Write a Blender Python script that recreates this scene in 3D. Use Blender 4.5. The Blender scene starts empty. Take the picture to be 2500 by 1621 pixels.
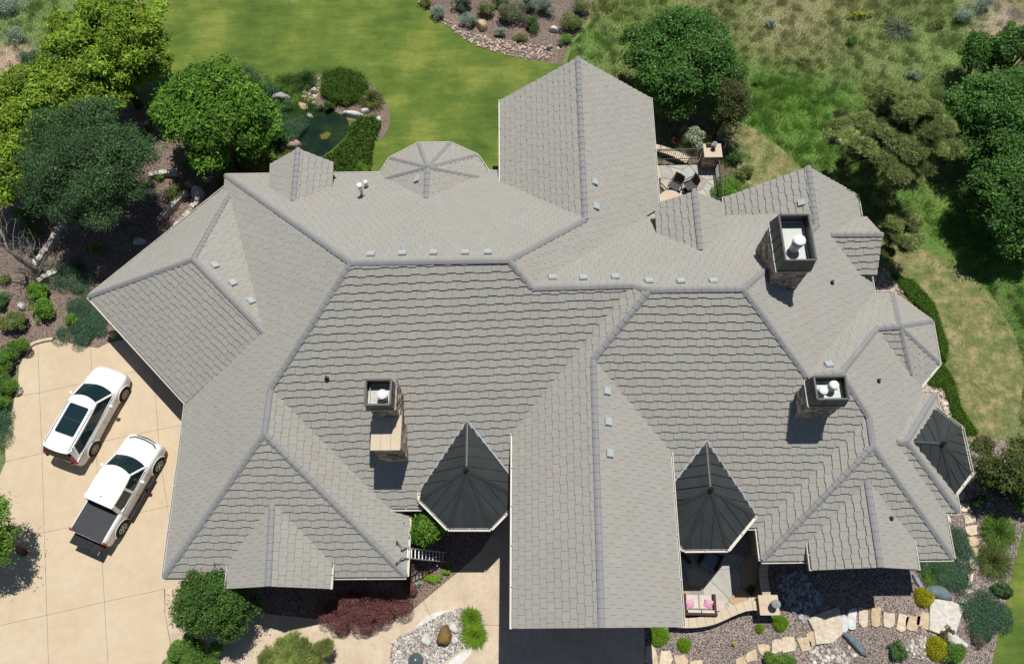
import bpy, math, random
import numpy as np
from mathutils import Vector, Matrix
from mathutils.geometry import tessellate_polygon
rng=np.random.default_rng(7); random.seed(7)
F_PX=1963.00; TH=0.389892; YAW=0.001929; ROLL=-0.011522; HC=37.0
# surveyed roof corners (metres) and roof planes z = a x + b y + c
V={"a1":[-19.743,15.958,3.029],"a2":[-13.817,16.286,5.997],"a3":[-10.386,12.848,5.941],"a4":[-14.475,10.768,2.917],"a5":[-14.119,21.77,3.106],"a6":[-13.656,21.086,3.561],"d0":[-14.139,22.429,3.153],"b0":[-6.261,14.437,9.072],"b1":[-9.712,10.207,6.414],"c2":[-9.752,8.342,6.428],"c1":[-14.293,3.333,3.001],"c3":[-4.432,3.291,3.016],"c4":[-4.414,5.71,3.014],"c5":[-5.163,5.967,3.505],"b2":[-0.122,14.498,9.028],"d2":[3.188,17.65,6.705],"d3":[-0.471,21.265,4.046],"e5":[-0.541,22.479,3.155],"n1":[-0.472,26.141,4.035],"n0":[3.221,26.43,6.704],"n2":[7.029,26.193,4.014],"n3":[6.945,20.111,4.048],"b3":[0.781,13.596,8.399],"nv":[6.795,19.623,4.151],"r2":[4.692,13.671,8.388],"r3":[5.348,13.267,8.805],"r4":[8.925,13.269,8.839],"g1":[0.005,8.739,5.231],"g8":[-0.098,1.168,5.239],"g9":[2.987,1.09,7.342],"g7":[6.187,1.169,5.254],"g6":[6.268,7.849,5.278],"g0":[3.166,10.986,7.336],"q0":[13.56,17.802,5.677],"q1":[13.643,20.892,5.701],"q2":[10.279,20.633,3.582],"q3":[16.657,20.732,3.564],"q4":[16.606,19.505,3.615],"j1":[11.587,10.314,6.933],"j2":[12.939,10.439,6.97],"j3":[16.542,15.49,3.53],"k1":[15.602,13.097,5.137],"k2":[16.574,13.149,5.151],"k3":[17.379,15.486,3.539],"h1":[14.147,8.89,6.04],"h2":[14.086,7.705,6.072],"h3":[17.655,3.743,3.474],"h4":[9.952,3.717,3.493],"h5":[9.965,5.048,3.465],"p7l":[-5.142,5.952,3.502],"p7r":[-3.874,5.946,3.48],"k4":[17.809,11.032,3.503],"k5":[17.766,10.67,3.5],"m0":[15.91,8.147,5.121],"m0b":[15.494,8.128,5.107],"m1":[18.38,10.658,3.485],"m2":[18.287,5.569,3.488],"m3":[17.701,5.589,3.475],"e8":[9.873,18.934,4.732],"e8b":[12.092,18.916,4.758],"D3t":[-9.65,6.003,4.835],"D3b":[-9.481,2.787,4.817],"D3lt":[-11.533,3.864,3.384],"D3lb":[-11.539,2.833,3.357],"D3rt":[-7.464,3.871,3.391],"D3rb":[-7.428,2.794,3.387],"D4t":[13.951,6.529,5.32],"D4b":[13.871,3.214,5.342],"D4lt":[11.823,4.441,3.95],"D4lb":[11.779,3.271,3.944],"D4rt":[15.983,4.452,3.936],"D4rb":[15.918,3.263,3.958],"D1p":[-10.029,22.475,5.252],"D1l":[-11.592,22.343,4.225],"D1lb":[-11.493,20.917,4.264],"D1b":[-10.0,19.615,5.241],"D1rb":[-8.551,21.022,4.21],"D1r":[-8.591,22.399,4.23],"D2p":[7.988,18.923,6.813],"D2l":[6.468,18.986,5.754],"D2lb":[6.43,17.472,5.72],"D2b":[7.983,16.042,6.8],"D2rb":[9.43,17.363,5.843],"D2r":[9.509,18.969,5.795],"DEl":[14.301,17.668,5.143],"DEp":[16.694,17.671,5.092],"DEn":[16.777,19.265,3.894],"DEs":[16.607,16.197,4.037],"DEsl":[15.738,16.196,4.089],"NBa":[-3.897,21.41,5.166],"NBr":[-3.918,19.724,5.169],"NB1":[-6.428,22.455,3.18],"NB2":[-6.01,23.333,3.168],"NB3":[-4.637,24.161,3.189],"NB4":[-3.05,24.168,3.185],"NB5":[-1.713,23.439,3.19],"NB6":[-1.152,22.492,3.151],"NBl":[-6.122,21.829,3.606],"NBrr":[-1.573,21.876,3.591],"EB2":[18.901,14.059,3.541],"EB3":[18.806,12.05,3.552],"EBv":[17.279,11.399,3.914],"T1a":[-1.893,7.09,5.47],"T1b":[-1.884,9.108,5.507],"T1A":[-3.855,6.21,3.956],"T1A2":[-3.833,6.68,3.964],"T1B":[-2.673,5.043,3.969],"T1C":[-0.969,5.029,3.96],"T2a":[7.717,6.206,5.452],"T2b":[7.734,8.181,5.501],"T2A":[9.783,5.434,3.86],"T2A2":[9.795,5.604,3.844],"T2B":[8.528,4.129,3.879],"T2C":[6.807,4.131,3.869],"T3a":[17.468,8.094,4.896],"T3b":[16.19,8.181,4.925],"T3A":[18.092,10.015,3.641],"T3B":[19.094,9.076,3.648],"T3C":[19.078,7.155,3.651],"T3D":[18.238,6.273,3.567]}
PL={"P1":[0.4775,0.5021,4.4328],"P2":[0.5251,-0.5065,21.4871],"P3":[-0.5071,-0.4902,6.9741],"P4":[0.7498,0.0015,13.7208],"P5":[0.0022,-0.7369,19.7163],"NL":[0.7225,-0.0027,4.4471],"NR":[-0.7076,0.0031,8.9033],"P7":[-0.0197,0.6564,-0.503],"P8":[0.0253,-0.7311,18.3209],"P9":[0.0052,0.6529,0.1266],"GL":[0.6808,-0.0107,5.3174],"GR":[-0.6542,0.0111,9.2872],"P13":[0.0039,0.6803,0.791],"P14":[-0.64,0.0018,0.1784],"NEL":[0.6336,-0.009,-2.7473],"P10":[-0.7034,0.0214,14.8411],"P11":[0.0348,-0.7005,13.7889],"P12":[-0.7103,0.0212,15.9262],"P15":[-0.0048,0.655,1.1015],"P16":[0.6586,-0.0404,-2.905],"P19":[0.0174,-0.6604,10.2193],"P20":[0.0283,0.6654,-0.7419],"P21":[-0.6731,0.0053,15.7859],"D3W":[0.7154,0.0389,11.4951],"D3E":[-0.692,-0.0277,-1.6715],"D4W":[0.6689,-0.0218,-3.8656],"D4E":[-0.6758,0.0095,14.6879],"D1W":[0.6658,0.0122,11.6626],"D1E":[-0.7069,-0.0041,-1.749],"D2W":[0.6978,0.0034,1.1758],"D2E":[-0.6726,0.0056,12.0838],"DEN":[-0.0199,-0.7731,19.0817],"DES":[-0.0239,0.7038,-6.9498],"NB0":[0.6998,-0.0085,8.0761],"NB00":[-0.681,0.0074,2.356],"NBW":[0.6419,-0.3357,14.8562],"NBNW":[0.3854,-0.6146,19.8265],"NBN":[0.0008,-0.7167,20.5114],"NBNE":[-0.3328,-0.6159,17.0573],"NBE":[-0.6122,-0.3141,9.5051],"EBS":[-0.0139,0.7019,-3.8454],"EBNE":[-0.4874,-0.5218,20.0923],"EBE":[-0.7027,0.0279,16.4318],"EBSE":[-0.4619,0.5128,6.0615],"T1W":[0.7678,0.015,6.8159],"T1SW":[0.5328,0.5278,2.7329],"T1S":[0.0003,0.7319,0.2794],"T2E":[-0.7603,0.0318,11.1202],"T2SE":[-0.5679,0.5326,6.5238],"T2S":[0.006,0.7584,0.6963],"T3N":[-0.0623,-0.6367,11.143],"T3NE":[-0.4649,-0.5025,17.0858],"T3E":[-0.766,0.0046,18.2358],"T3SE":[-0.4607,0.5349,8.6133],"T3S":[0.0228,0.736,-1.4645]}

W0,H0=2500.,1621.
scene=bpy.context.scene
COL=scene.collection
# ---------------- camera
def cam_axes():
    f=np.array([0,math.sin(TH),-math.cos(TH)]);r=np.array([1,0,0.]);u=np.cross(r,f)
    r2=math.cos(ROLL)*r+math.sin(ROLL)*u;u2=-math.sin(ROLL)*r+math.cos(ROLL)*u
    c,s=math.cos(YAW),math.sin(YAW);Rz=np.array([[c,-s,0],[s,c,0],[0,0,1]])
    return Rz@r2,Rz@u2,Rz@f
CR,CU,CF=cam_axes()
cd=bpy.data.cameras.new('camera');cam=bpy.data.objects.new('camera',cd);COL.objects.link(cam)
cd.sensor_width=36;cd.lens=F_PX/W0*36;cd.clip_end=500;cd.clip_start=.5
M=Matrix([[CR[0],CU[0],-CF[0],0],[CR[1],CU[1],-CF[1],0],[CR[2],CU[2],-CF[2],HC],[0,0,0,1]])
cam.matrix_world=M;scene.camera=cam
# ---------------- sky, sun, exposure
SUN=Vector((.1,.305,1)).normalized()
el=math.asin(SUN.z);az=math.atan2(SUN.x,SUN.y)
w=bpy.data.worlds.new("World");scene.world=w;w.use_nodes=True
nt=w.node_tree;bg=nt.nodes['Background'];sk=nt.nodes.new('ShaderNodeTexSky');sk.sky_type='NISHITA';sk.sun_disc=False
sk.sun_elevation=el;sk.sun_rotation=az;sk.altitude=1800;nt.links.new(sk.outputs[0],bg.inputs[0]);bg.inputs[1].default_value=.06
sl=bpy.data.lights.new('sun','SUN');sl.energy=4.2;sl.angle=math.radians(.53);sl.color=(1,.965,.9)
so=bpy.data.objects.new('sun',sl);COL.objects.link(so);so.rotation_euler=SUN.to_track_quat('Z','Y').to_euler()
scene.view_settings.view_transform='Standard';scene.view_settings.look='None';scene.view_settings.gamma=1;scene.view_settings.exposure=0
# ---------------- survey helpers
def ray(px,py): return CF+CR*((px-W0/2)/F_PX)-CU*((py-H0/2)/F_PX)
def at(px,py,z=0.):
    d=ray(px,py);t=(z-HC)/d[2];return (d[0]*t,d[1]*t,z)
def onp(px,py,pl):
    a,b,c=PL[pl];d=ray(px,py);t=(c-HC)/(d[2]-a*d[0]-b*d[1]);return Vector((d[0]*t,d[1]*t,HC+d[2]*t))
def pz(pl,x,y): a,b,c=PL[pl];return a*x+b*y+c
# ---------------- materials
MAT={}
def newmat(name):
    m=bpy.data.materials.new(name);m.use_nodes=True;MAT[name]=m
    return m,m.node_tree,m.node_tree.nodes['Principled BSDF']
def setspec(p,rough,spec=.3,metal=0):
    p.inputs['Roughness'].default_value=rough;p.inputs['Specular IOR Level'].default_value=spec;p.inputs['Metallic'].default_value=metal
def noise(t,scale,detail=3,rough=.6,vec=None,coord='Object'):
    n=t.nodes.new('ShaderNodeTexNoise');n.inputs['Scale'].default_value=scale;n.inputs['Detail'].default_value=detail;n.inputs['Roughness'].default_value=rough
    if vec is None:
        tc=t.nodes.get('TC') or t.nodes.new('ShaderNodeTexCoord');tc.name='TC';t.links.new(tc.outputs[coord],n.inputs['Vector'])
    else: t.links.new(vec,n.inputs['Vector'])
    return n.outputs['Fac']
def ramp(t,fac,stops):
    r=t.nodes.new('ShaderNodeValToRGB');e=r.color_ramp.elements
    while len(e)<len(stops): e.new(.5)
    for q,(p_,c) in zip(e,stops): q.position=p_;q.color=(*c,1) if len(c)==3 else c
    t.links.new(fac,r.inputs[0]);return r.outputs[0]
def mix(t,fac,a,b,mode='MIX'):
    m=t.nodes.new('ShaderNodeMix');m.data_type='RGBA';m.blend_type=mode
    for s,v in ((m.inputs[0],fac),(m.inputs[6],a),(m.inputs[7],b)):
        if isinstance(v,(int,float)): s.default_value=v
        elif isinstance(v,tuple): s.default_value=(*v,1)
        else: t.links.new(v,s)
    return m.outputs[2]
def bump(t,p,h,strength=.3,dist=.02):
    b=t.nodes.new('ShaderNodeBump');b.inputs['Strength'].default_value=strength;b.inputs['Distance'].default_value=dist
    t.links.new(h,b.inputs['Height']);t.links.new(b.outputs[0],p.inputs['Normal'])
def attr(t,name='Col'):
    a=t.nodes.new('ShaderNodeAttribute');a.attribute_name=name;return a.outputs['Color']
def plain(name,c,rough=.6,spec=.3,metal=0,var=.12,scale=3.,bmp=0):
    m,t,p=newmat(name);n=noise(t,scale,4)
    dk=tuple(x*(1-var) for x in c);lt=tuple(min(1,x*(1+var)) for x in c)
    t.links.new(ramp(t,n,[(.3,dk),(.7,lt)]),p.inputs['Base Color']);setspec(p,rough,spec,metal)
    if bmp: bump(t,p,noise(t,scale*12,3),bmp,.01)
    return m
def vcol(name,rough=.7,spec=.2,trans=0,nscale=0,namt=.3,bmp=0):
    m,t,p=newmat(name);c=attr(t)
    if nscale:
        n=noise(t,nscale,5,.7);c=mix(t,1.,c,ramp(t,n,[(.3,(1-namt,)*3),(.7,(1+namt,)*3)]),'MULTIPLY')
        if bmp: bump(t,p,n,bmp,.02)
    t.links.new(c,p.inputs['Base Color']);setspec(p,rough,spec)
    if trans:
        tr=t.nodes.new('ShaderNodeBsdfTranslucent');t.links.new(c,tr.inputs[0]);ms=t.nodes.new('ShaderNodeMixShader');ms.inputs[0].default_value=trans
        o=t.nodes['Material Output'];t.links.new(p.outputs[0],ms.inputs[1]);t.links.new(tr.outputs[0],ms.inputs[2]);t.links.new(ms.outputs[0],o.inputs[0])
    return m
LEAF=vcol('leaf',.55,.25,.3)
GRASSB=vcol('grass_blade',.7,.15,.25)
TILE=vcol('roof_tile',.8,.15,0,26,.09,.2)
CAP=plain('ridge_tile',(.30,.297,.297),.75,.2,0,.08,1.5)
UNDER=plain('roof_underlay',(.10,.095,.09),.9,.1)
SOFFIT=plain('soffit_brown',(.12,.085,.06),.8,.2)
GUT=plain('cream_gutter',(.58,.55,.49),.45,.4,0,.06,2)
METAL=plain('dark_metal_roof',(.043,.050,.052),.55,.4,0,.16,1.6)
METALB=plain('brown_metal_cap',(.040,.039,.040),.45,.5,0,.15,2)
STONEM,_t,_p=newmat('rough_stone')
_v=_t.nodes.new('ShaderNodeTexVoronoi');_v.inputs['Scale'].default_value=7;_tc=_t.nodes.new('ShaderNodeTexCoord');_mp=_t.nodes.new('ShaderNodeMapping');_mp.inputs['Scale'].default_value=(1,1,2.6)
_t.links.new(_tc.outputs['Object'],_mp.inputs[0]);_t.links.new(_mp.outputs[0],_v.inputs['Vector'])
_c=ramp(_t,_v.outputs['Color'],[(0,(.12,.08,.06)),(.4,(.26,.19,.14)),(.7,(.40,.33,.26)),(1,(.55,.48,.40))])
_t.links.new(_c,_p.inputs['Base Color']);setspec(_p,.9,.15);bump(_t,_p,_v.outputs['Distance'],.8,.05)
BUFF=plain('buff_sandstone',(.60,.50,.37),.8,.2,0,.06,1.5)
STUCCO=plain('tan_stucco',(.42,.34,.25),.9,.15,0,.08,1.)
WHITE=plain('white_metal',(.75,.75,.73),.4,.4,0,.04)
GALV=plain('galvanised',(.46,.50,.46),.5,.4,.1,.1,5)
FLANGE=plain('pale_flange',(.40,.40,.385),.6,.3)
RUST=plain('rusted_pan',(.45,.45,.40),.6,.3,.2,.25,6)
BLACK=plain('black_plastic',(.022,.022,.024),.5,.4)
VENT=plain('vent_blue_grey',(.44,.49,.505),.5,.4,0,.06)
BARK=plain('bark',(.10,.075,.055),.95,.1,0,.35,6,.5)
BARKG=plain('grey_bark',(.26,.235,.21),.95,.1,0,.3,6,.5)
# ---------------- mesh helpers
def world(o):
    return o.matrix_basis if o.parent is None else world(o.parent)@o.matrix_parent_inverse@o.matrix_basis
LOCAL=[False]   # True while a thing is modelled in its own frame
def setpar(o,parent):
    if parent is None: return
    o.parent=parent
    if not LOCAL[0]: o.matrix_parent_inverse=world(parent).inverted()
def meshobj(name,verts,faces,mats,parent=None,fm=None,col=None,smooth=False):
    me=bpy.data.meshes.new(name);me.from_pydata([tuple(v) for v in verts],[],faces)
    for m in (mats if isinstance(mats,(list,tuple)) else [mats]): me.materials.append(m)
    if fm is not None: me.polygons.foreach_set('material_index',np.array(fm,dtype=np.int32))
    if col is not None:
        a=me.color_attributes.new('Col','FLOAT_COLOR','POINT');c=np.ones((len(verts),4),dtype=np.float32);c[:,:3]=np.array(col,dtype=np.float32)[:,:3];a.data.foreach_set('color',c.ravel())
    if smooth: me.polygons.foreach_set('use_smooth',np.ones(len(faces),dtype=bool))
    me.update();o=bpy.data.objects.new(name,me);COL.objects.link(o)
    setpar(o,parent)
    return o
def fastmesh(name,verts,nper,mat,col,parent=None):
    """verts (N*nper,3) ; every nper verts make one face"""
    verts=np.asarray(verts,dtype=np.float32);n=len(verts)//nper
    me=bpy.data.meshes.new(name);me.vertices.add(n*nper);me.vertices.foreach_set('co',verts.ravel())
    me.loops.add(n*nper);me.loops.foreach_set('vertex_index',np.arange(n*nper,dtype=np.int32))
    me.polygons.add(n);me.polygons.foreach_set('loop_start',np.arange(0,n*nper,nper,dtype=np.int32))
    try: me.polygons.foreach_set('loop_total',np.full(n,nper,dtype=np.int32))
    except Exception: pass
    me.materials.append(mat);me.update(calc_edges=True)
    a=me.color_attributes.new('Col','FLOAT_COLOR','POINT');c=np.ones((n*nper,4),dtype=np.float32);c[:,:3]=np.repeat(col,nper,0);a.data.foreach_set('color',c.ravel())
    o=bpy.data.objects.new(name,me);COL.objects.link(o)
    setpar(o,parent)
    return o
def tag(o,label=None,cat=None,group=None,kind=None):
    if label:o['label']=label
    if cat:o['category']=cat
    if group:o['group']=group
    if kind:o['kind']=kind
    return o
def empty(name,loc=(0,0,0),rz=0,label=None,cat=None,group=None):
    o=bpy.data.objects.new(name,None);COL.objects.link(o);o.location=loc;o.rotation_euler=(0,0,rz);o.empty_display_size=.3
    return tag(o,label,cat,group)
class MB:
    def __init__(s): s.v=[];s.f=[];s.m=[];s.c=[]
    def add(s,vs,fs,mi=0,c=(1,1,1)):
        k=len(s.v);s.v+= [tuple(v) for v in vs];s.f+=[tuple(i+k for i in f) for f in fs];s.m+=[mi]*len(fs);s.c+=[c]*len(vs)
    def box(s,x0,y0,z0,x1,y1,z1,mi=0,c=(1,1,1)):
        s.hexa([(x0,y0),(x1,y0),(x1,y1),(x0,y1)],z0,z1,mi,c)
    def hexa(s,pts,z0,z1,mi=0,c=(1,1,1),top=None):
        n=len(pts);top=top or pts
        vs=[(p[0],p[1],z0) for p in pts]+[(p[0],p[1],z1) for p in top]
        s.add(vs,[tuple(range(n))[::-1],tuple(range(n,2*n))]+[(i,(i+1)%n,n+(i+1)%n,n+i) for i in range(n)],mi,c)
    def bar(s,p,q,w,h=None,mi=0,c=(1,1,1),up=(0,0,1)):
        p=Vector(p);q=Vector(q);h=h or w;d=(q-p)
        if d.length<1e-6:return
        d.normalize();u=Vector(up)
        if abs(d.dot(u))>.98:u=Vector((1,0,0))
        r=d.cross(u).normalized()*w/2;u=r.cross(d).normalized()*h/2
        vs=[p-r-u,p+r-u,p+r+u,p-r+u,q-r-u,q+r-u,q+r+u,q-r+u]
        s.add(vs,[(0,1,2,3),(7,6,5,4),(0,4,5,1),(1,5,6,2),(2,6,7,3),(3,7,4,0)],mi,c)
    def tube(s,pts,rad,n=8,mi=0,c=(1,1,1),cap=True):
        pts=[Vector(p) for p in pts];rad=rad if isinstance(rad,(list,tuple)) else [rad]*len(pts);k=len(s.v);vs=[]
        for i,p in enumerate(pts):
            d=(pts[min(i+1,len(pts)-1)]-pts[max(i-1,0)]).normalized();u=Vector((0,0,1)) if abs(d.z)<.9 else Vector((1,0,0))
            a=d.cross(u).normalized();b=a.cross(d)
            for j in range(n):
                t=2*math.pi*j/n;vs.append(p+(a*math.cos(t)+b*math.sin(t))*rad[i])
        fs=[(i*n+j,i*n+(j+1)%n,(i+1)*n+(j+1)%n,(i+1)*n+j) for i in range(len(pts)-1) for j in range(n)]
        if cap: fs+=[tuple(range(n))[::-1],tuple(range((len(pts)-1)*n,len(pts)*n))]
        s.add(vs,fs,mi,c)
    def lathe(s,cx,cy,prof,n=20,mi=0,c=(1,1,1)):
        vs=[(cx+r*math.cos(2*math.pi*j/n),cy+r*math.sin(2*math.pi*j/n),z) for r,z in prof for j in range(n)]
        fs=[(i*n+j,i*n+(j+1)%n,(i+1)*n+(j+1)%n,(i+1)*n+j) for i in range(len(prof)-1) for j in range(n)]
        fs+=[tuple(range(n))[::-1],tuple(range((len(prof)-1)*n,len(prof)*n))]
        s.add(vs,fs,mi,c)
    def build(s,name,mats,parent=None,smooth=False,col=False):
        return meshobj(name,s.v,s.f,mats,parent,s.m,s.c if col else None,smooth)
def clip(poly,ax,val,keep_ge):
    out=[];n=len(poly)
    for i in range(n):
        a=poly[i];b=poly[(i+1)%n];ia=(a[ax]>=val)==keep_ge or a[ax]==val;ib=(b[ax]>=val)==keep_ge or b[ax]==val
        if ia: out.append(a)
        if ia!=ib:
            t=(val-a[ax])/(b[ax]-a[ax]);out.append((a[0]+t*(b[0]-a[0]),a[1]+t*(b[1]-a[1])))
    return out
def area(p): return .5*sum(p[i][0]*p[(i+1)%len(p)][1]-p[(i+1)%len(p)][0]*p[i][1] for i in range(len(p)))
_G=np.random.default_rng(77).random((64,64))
def vn1(x,y,s=.9):
    x=x*s+50;y=y*s+50;i,j=int(x),int(y);u,v=x-i,y-j;u=u*u*(3-2*u);v=v*v*(3-2*v);g=lambda a,b:_G[a%64,b%64]
    return (g(i,j)*(1-u)+g(i+1,j)*u)*(1-v)+(g(i,j+1)*(1-u)+g(i+1,j+1)*u)*v
POLY2={}   # every roof plane with its plan polygon, for wall heights
def P(n): return V[n] if isinstance(n,str) else n
def tile_plane(mb,pl,names):
    """real lapped tiles over one roof plane: mb slot 0 tile, 1 underlay, 2 soffit"""
    a,b,c=PL[pl];pts=[(P(n)[0],P(n)[1]) for n in names];POLY2.setdefault(pl,[]).append(pts)
    s=math.hypot(a,b);u=(a/s,b/s);v=(-u[1],u[0]);k=math.sqrt(1+s*s)
    uv=[(x*u[0]+y*u[1],x*v[0]+y*v[1]) for x,y in pts]
    if area(uv)<0: uv=uv[::-1]
    def w3(U,Vv,h): # h normal to the plane
        return (U*u[0]+Vv*v[0]-u[0]*s/k*h,U*u[1]+Vv*v[1]-u[1]*s/k*h,s*U+c+h/k)
    n=len(uv);vt=[w3(U,Q,-.012) for U,Q in uv];vb=[(x,y,z-.2) for x,y,z in vt]
    tri=tessellate_polygon([[Vector((U,Q,0)) for U,Q in uv]])
    k0=len(mb.v);mb.v+=vt+vb;mb.c+=[(.1,.1,.1)]*(2*n)
    for t in tri:
        mb.f.append(tuple(k0+i for i in t));mb.m.append(1);mb.f.append(tuple(k0+n+i for i in t[::-1]));mb.m.append(2)
    for i in range(n): mb.f.append((k0+i,k0+n+i,k0+n+(i+1)%n,k0+(i+1)%n));mb.m.append(2)
    e=.318/k;U0=min(p[0] for p in uv);U1=max(p[0] for p in uv);V0=min(p[1] for p in uv);V1=max(p[1] for p in uv)
    nr=int((U1-U0)/e)+2;wt=.35;th=.070
    for r in range(nr):
        Ub=U0+r*e;sh=(r%2)*wt*.5+rng.uniform(-.05,.05);j0=V0-wt+sh;tog=rng.integers(2)
        strip=clip(clip(uv,0,Ub-.06,True),0,Ub+e+.07,False)
        if len(strip)<3: continue
        s0=min(p[1] for p in strip);s1=max(p[1] for p in strip);j=max(0,int((s0-j0)/wt)-1);
        while j0+j*wt<s1:
            x0=j0+j*wt+.004;x1=x0+wt-.008;j+=1
            if rng.random()<.9: tog=1-tog
            off=.034 if tog else 0.;Ut=Ub-off;jit=rng.uniform(-.004,.004)
            q=clip(clip(clip(clip(uv,0,Ut,True),0,Ub+e+.05,False),1,x0,True),1,x1,False)
            if len(q)<3 or abs(area(q))<.0015: continue
            tone=rng.normal(0,.017);wx_,wy_,_=w3(Ub,x0,0);g=rng.normal(0,.009)+(vn1(wx_,wy_)-.5)*.032;tone+=(vn1(wy_*.7+40,wx_*.7)-.5)*.035;cc=(.354*(1+tone+g),.341*(1+tone-g*.5),.306*(1+tone-g*.5))
            m=len(q);hh=[(th+jit)*(1-.92*(U-Ut)/(Ub+e+.05-Ut)) for U,Q in q];top=[w3(U,Q,h_) for (U,Q),h_ in zip(q,hh)];bot=[w3(U,Q,max(h_-.026,-.01)) for (U,Q),h_ in zip(q,hh)]
            mb.add(top+bot,[tuple(range(m))]+[(i,m+i,m+(i+1)%m,(i+1)%m) for i in range(m)],0,cc)
TM=[TILE,UNDER,SOFFIT]
def cap_line(p,q,parent,r=.130,lift=.075,mat=None,name='ridge_cap'):
    """lapped ridge or hip tiles from low end p to high end q"""
    p=Vector(P(p))+Vector((0,0,lift));q=Vector(P(q))+Vector((0,0,lift));L=(q-p).length;n=max(1,round(L/.32));mb=MB();d=(q-p)/L
    sd=d.cross(Vector((0,0,1))).normalized();up=sd.cross(d).normalized()
    for i in range(n):
        a=p+d*(L*i/n);b=p+d*(L*(i+1)/n+.03)
        vs=[]
        for pt,rr,h in ((a,r,.022),(b,r*.93,0.)):
            for t in (-1,-.8,-.4,0,.4,.8,1):
                vs.append(pt+sd*(t*rr)+up*((1-t*t)*.04+h-abs(t)*.055))
        fs=[(j,j+1,8+j,7+j) for j in range(6)]
        base=[v-up*.03 for v in vs[:7]];fs+=[(j,14+j,15+j,j+1) for j in range(6)]
        mb.add(vs+base,fs)
    return mb.build(name,mat or CAP,parent)
def gutter(p,q,parent,out=None,drop=.06,mat=None,k_=1.):
    """open white trough along an eave, p and q are eave corners"""
    p=Vector(P(p));q=Vector(P(q));d=(q-p).normalized();o=Vector((d.y,-d.x,0)).normalized()
    if out is not None and o.dot(Vector((*out,0)))<0:o=-o
    mb=MB();z=Vector((0,0,-drop));a=p+z+o*.01;b=q+z+o*.01
    mb.bar(a+o*.055+Vector((0,0,-.05)),b+o*.055+Vector((0,0,-.05)),.11,.012)
    mb.bar(a+o*.108,b+o*.108,.014,.11);mb.bar(a+o*.004,b+o*.004,.012,.11)
    mb.bar(a+o*.100+Vector((0,0,.055)),b+o*.100+Vector((0,0,.055)),.030*k_,.012)
    L=(q-p).length;k=max(2,int(L/1.5))
    for i in range(k+1):
        c=a+(b-a)*(i/k);mb.bar(c+o*.0+Vector((0,0,.056)),c+o*.112+Vector((0,0,.056)),.03,.02)
    return mb.build('gutter',mat or GUT,parent)
# =====================================================  THE HOUSE
house=empty('house',(0,12,0),0,'large grey tiled house with many hips, gables, turrets and three chimneys','house')
def roof(name,planes,label=None):
    mb=MB()
    for pl,names in planes: tile_plane(mb,pl,names)
    o=mb.build(name,TM,house,col=True)
    if label:o['label']=label
    return o
main=roof('roof',[
 ('P1',['a1','a2','a3','a4']),('P2',['a1','a5','a6','a2']),('P3',['a6','a3','a2']),
 ('P4',['d0','b0','b1','c2','c1','a4','a3','a6','a5']),
 ('P5',['d0','b0','b2','d2','d3','e5']),
 ('P7',['b0','b2','b3','r2','g1',(.35,8.4),(.35,5.96),'p7l','c5','b1']),
 ('P8',['b3','r2','r3','r4','q0','e8b','e8',(6.95,18.93),(6.1,18.93)]),
 ('P9',['r3','r4','j1','j2','h1','h5',(6.0,5.05),(6.1,7.8),'g0']),
 ('P13',['c1','c2','c3']),('P14',['b1','c2','c3','c4','c5']),
 ('P10',['r4','q0','q1','q3','q4','j3','j1']),('P11',['j1','j2','k1','k2','k3','j3']),
 ('P12',['j2','k1','EBv','k4','k5','m0b','m3','h3','h2','h1']),
 ('P15',['h2','h3','h4']),('P16',['h1','h2','h4','h5']),
 ('P19',['m0','m1','k5','m0b']),('P20',['m0','m2','m3','m0b']),('P21',['m0','m1','m2']),
 ('NEL',['q0','q1','q2',(10.3,18.55),(12.3,18.55)]),
])
for a,b in (('a1','a2'),('a2','a3'),('a2','a6'),('d0','b0'),('b0','b2'),('b1','b0'),('b1','c2'),('c1','c2'),('c3','c2'),('d2','b2'),('b3','b2'),
  ('b3','r2'),('r2','r3'),('r3','r4'),('g0','r3'),('q0','r4'),('q0','q1'),('j1','r4'),('j1','j2'),('h1','j2'),('k1','j2'),('k1','k2'),('h1','h2'),('h4','h2'),('h3','h2'),('m0b','m0'),('m1','m0'),('m2','m0')):
    cap_line(a,b,main)
for a,b,o in (('a1','a4',(-1,-1)),('a4','c1',(-1,0)),('c1','c3',(0,-1)),('c3','c4',(1,0)),('a1','a5',(-1,1)),('d0','e5',(0,1)),
  ('p7l',(-3.8,5.95,3.49),(0,-1)),((9.1,5.05,3.46),'h5',(0,-1)),('h5','h4',(-1,0)),('h4','h3',(0,-1)),('h3','m3',(1,0)),('m3','m2',(0,-1)),('m1','m2',(1,0)),('k5','m1',(0,1)),('k4','k5',(1,0)),('j3','k3',(0,1)),
  ('q4','j3',(1,0)),('q3','q4',(1,0)),('q2',(10.27,19.0,3.58),(-1,0))):
    gutter(a,b,main,o)
def wing(name,planes,ridge,gutters,label=None,caps=()):
    o=roof(name,planes,label)
    for a,b in ([ridge] if ridge else [])+list(caps): cap_line(a,b,o)
    for a,b,d in gutters: gutter(a,b,o,d)
    return o
ngab=wing('gable_roof',[('NL',['n1','n0','d2','d3']),('NR',['n0','n2','n3','nv','b3','b2','d2'])],('d2','n0'),[('n1','d3',(-1,0)),('n2','n3',(1,0))],'gable roof reaching out to the back lawn')
eg=wing('gable_roof',[('GL',['r2','r3','g0','g9','g8','g1']),('GR',['g0','g9','g7','g6'])],('g9','g0'),[('g8','g1',(-1,0)),('g7','g6',(1,0))],'long gable roof over the front entry')
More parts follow.
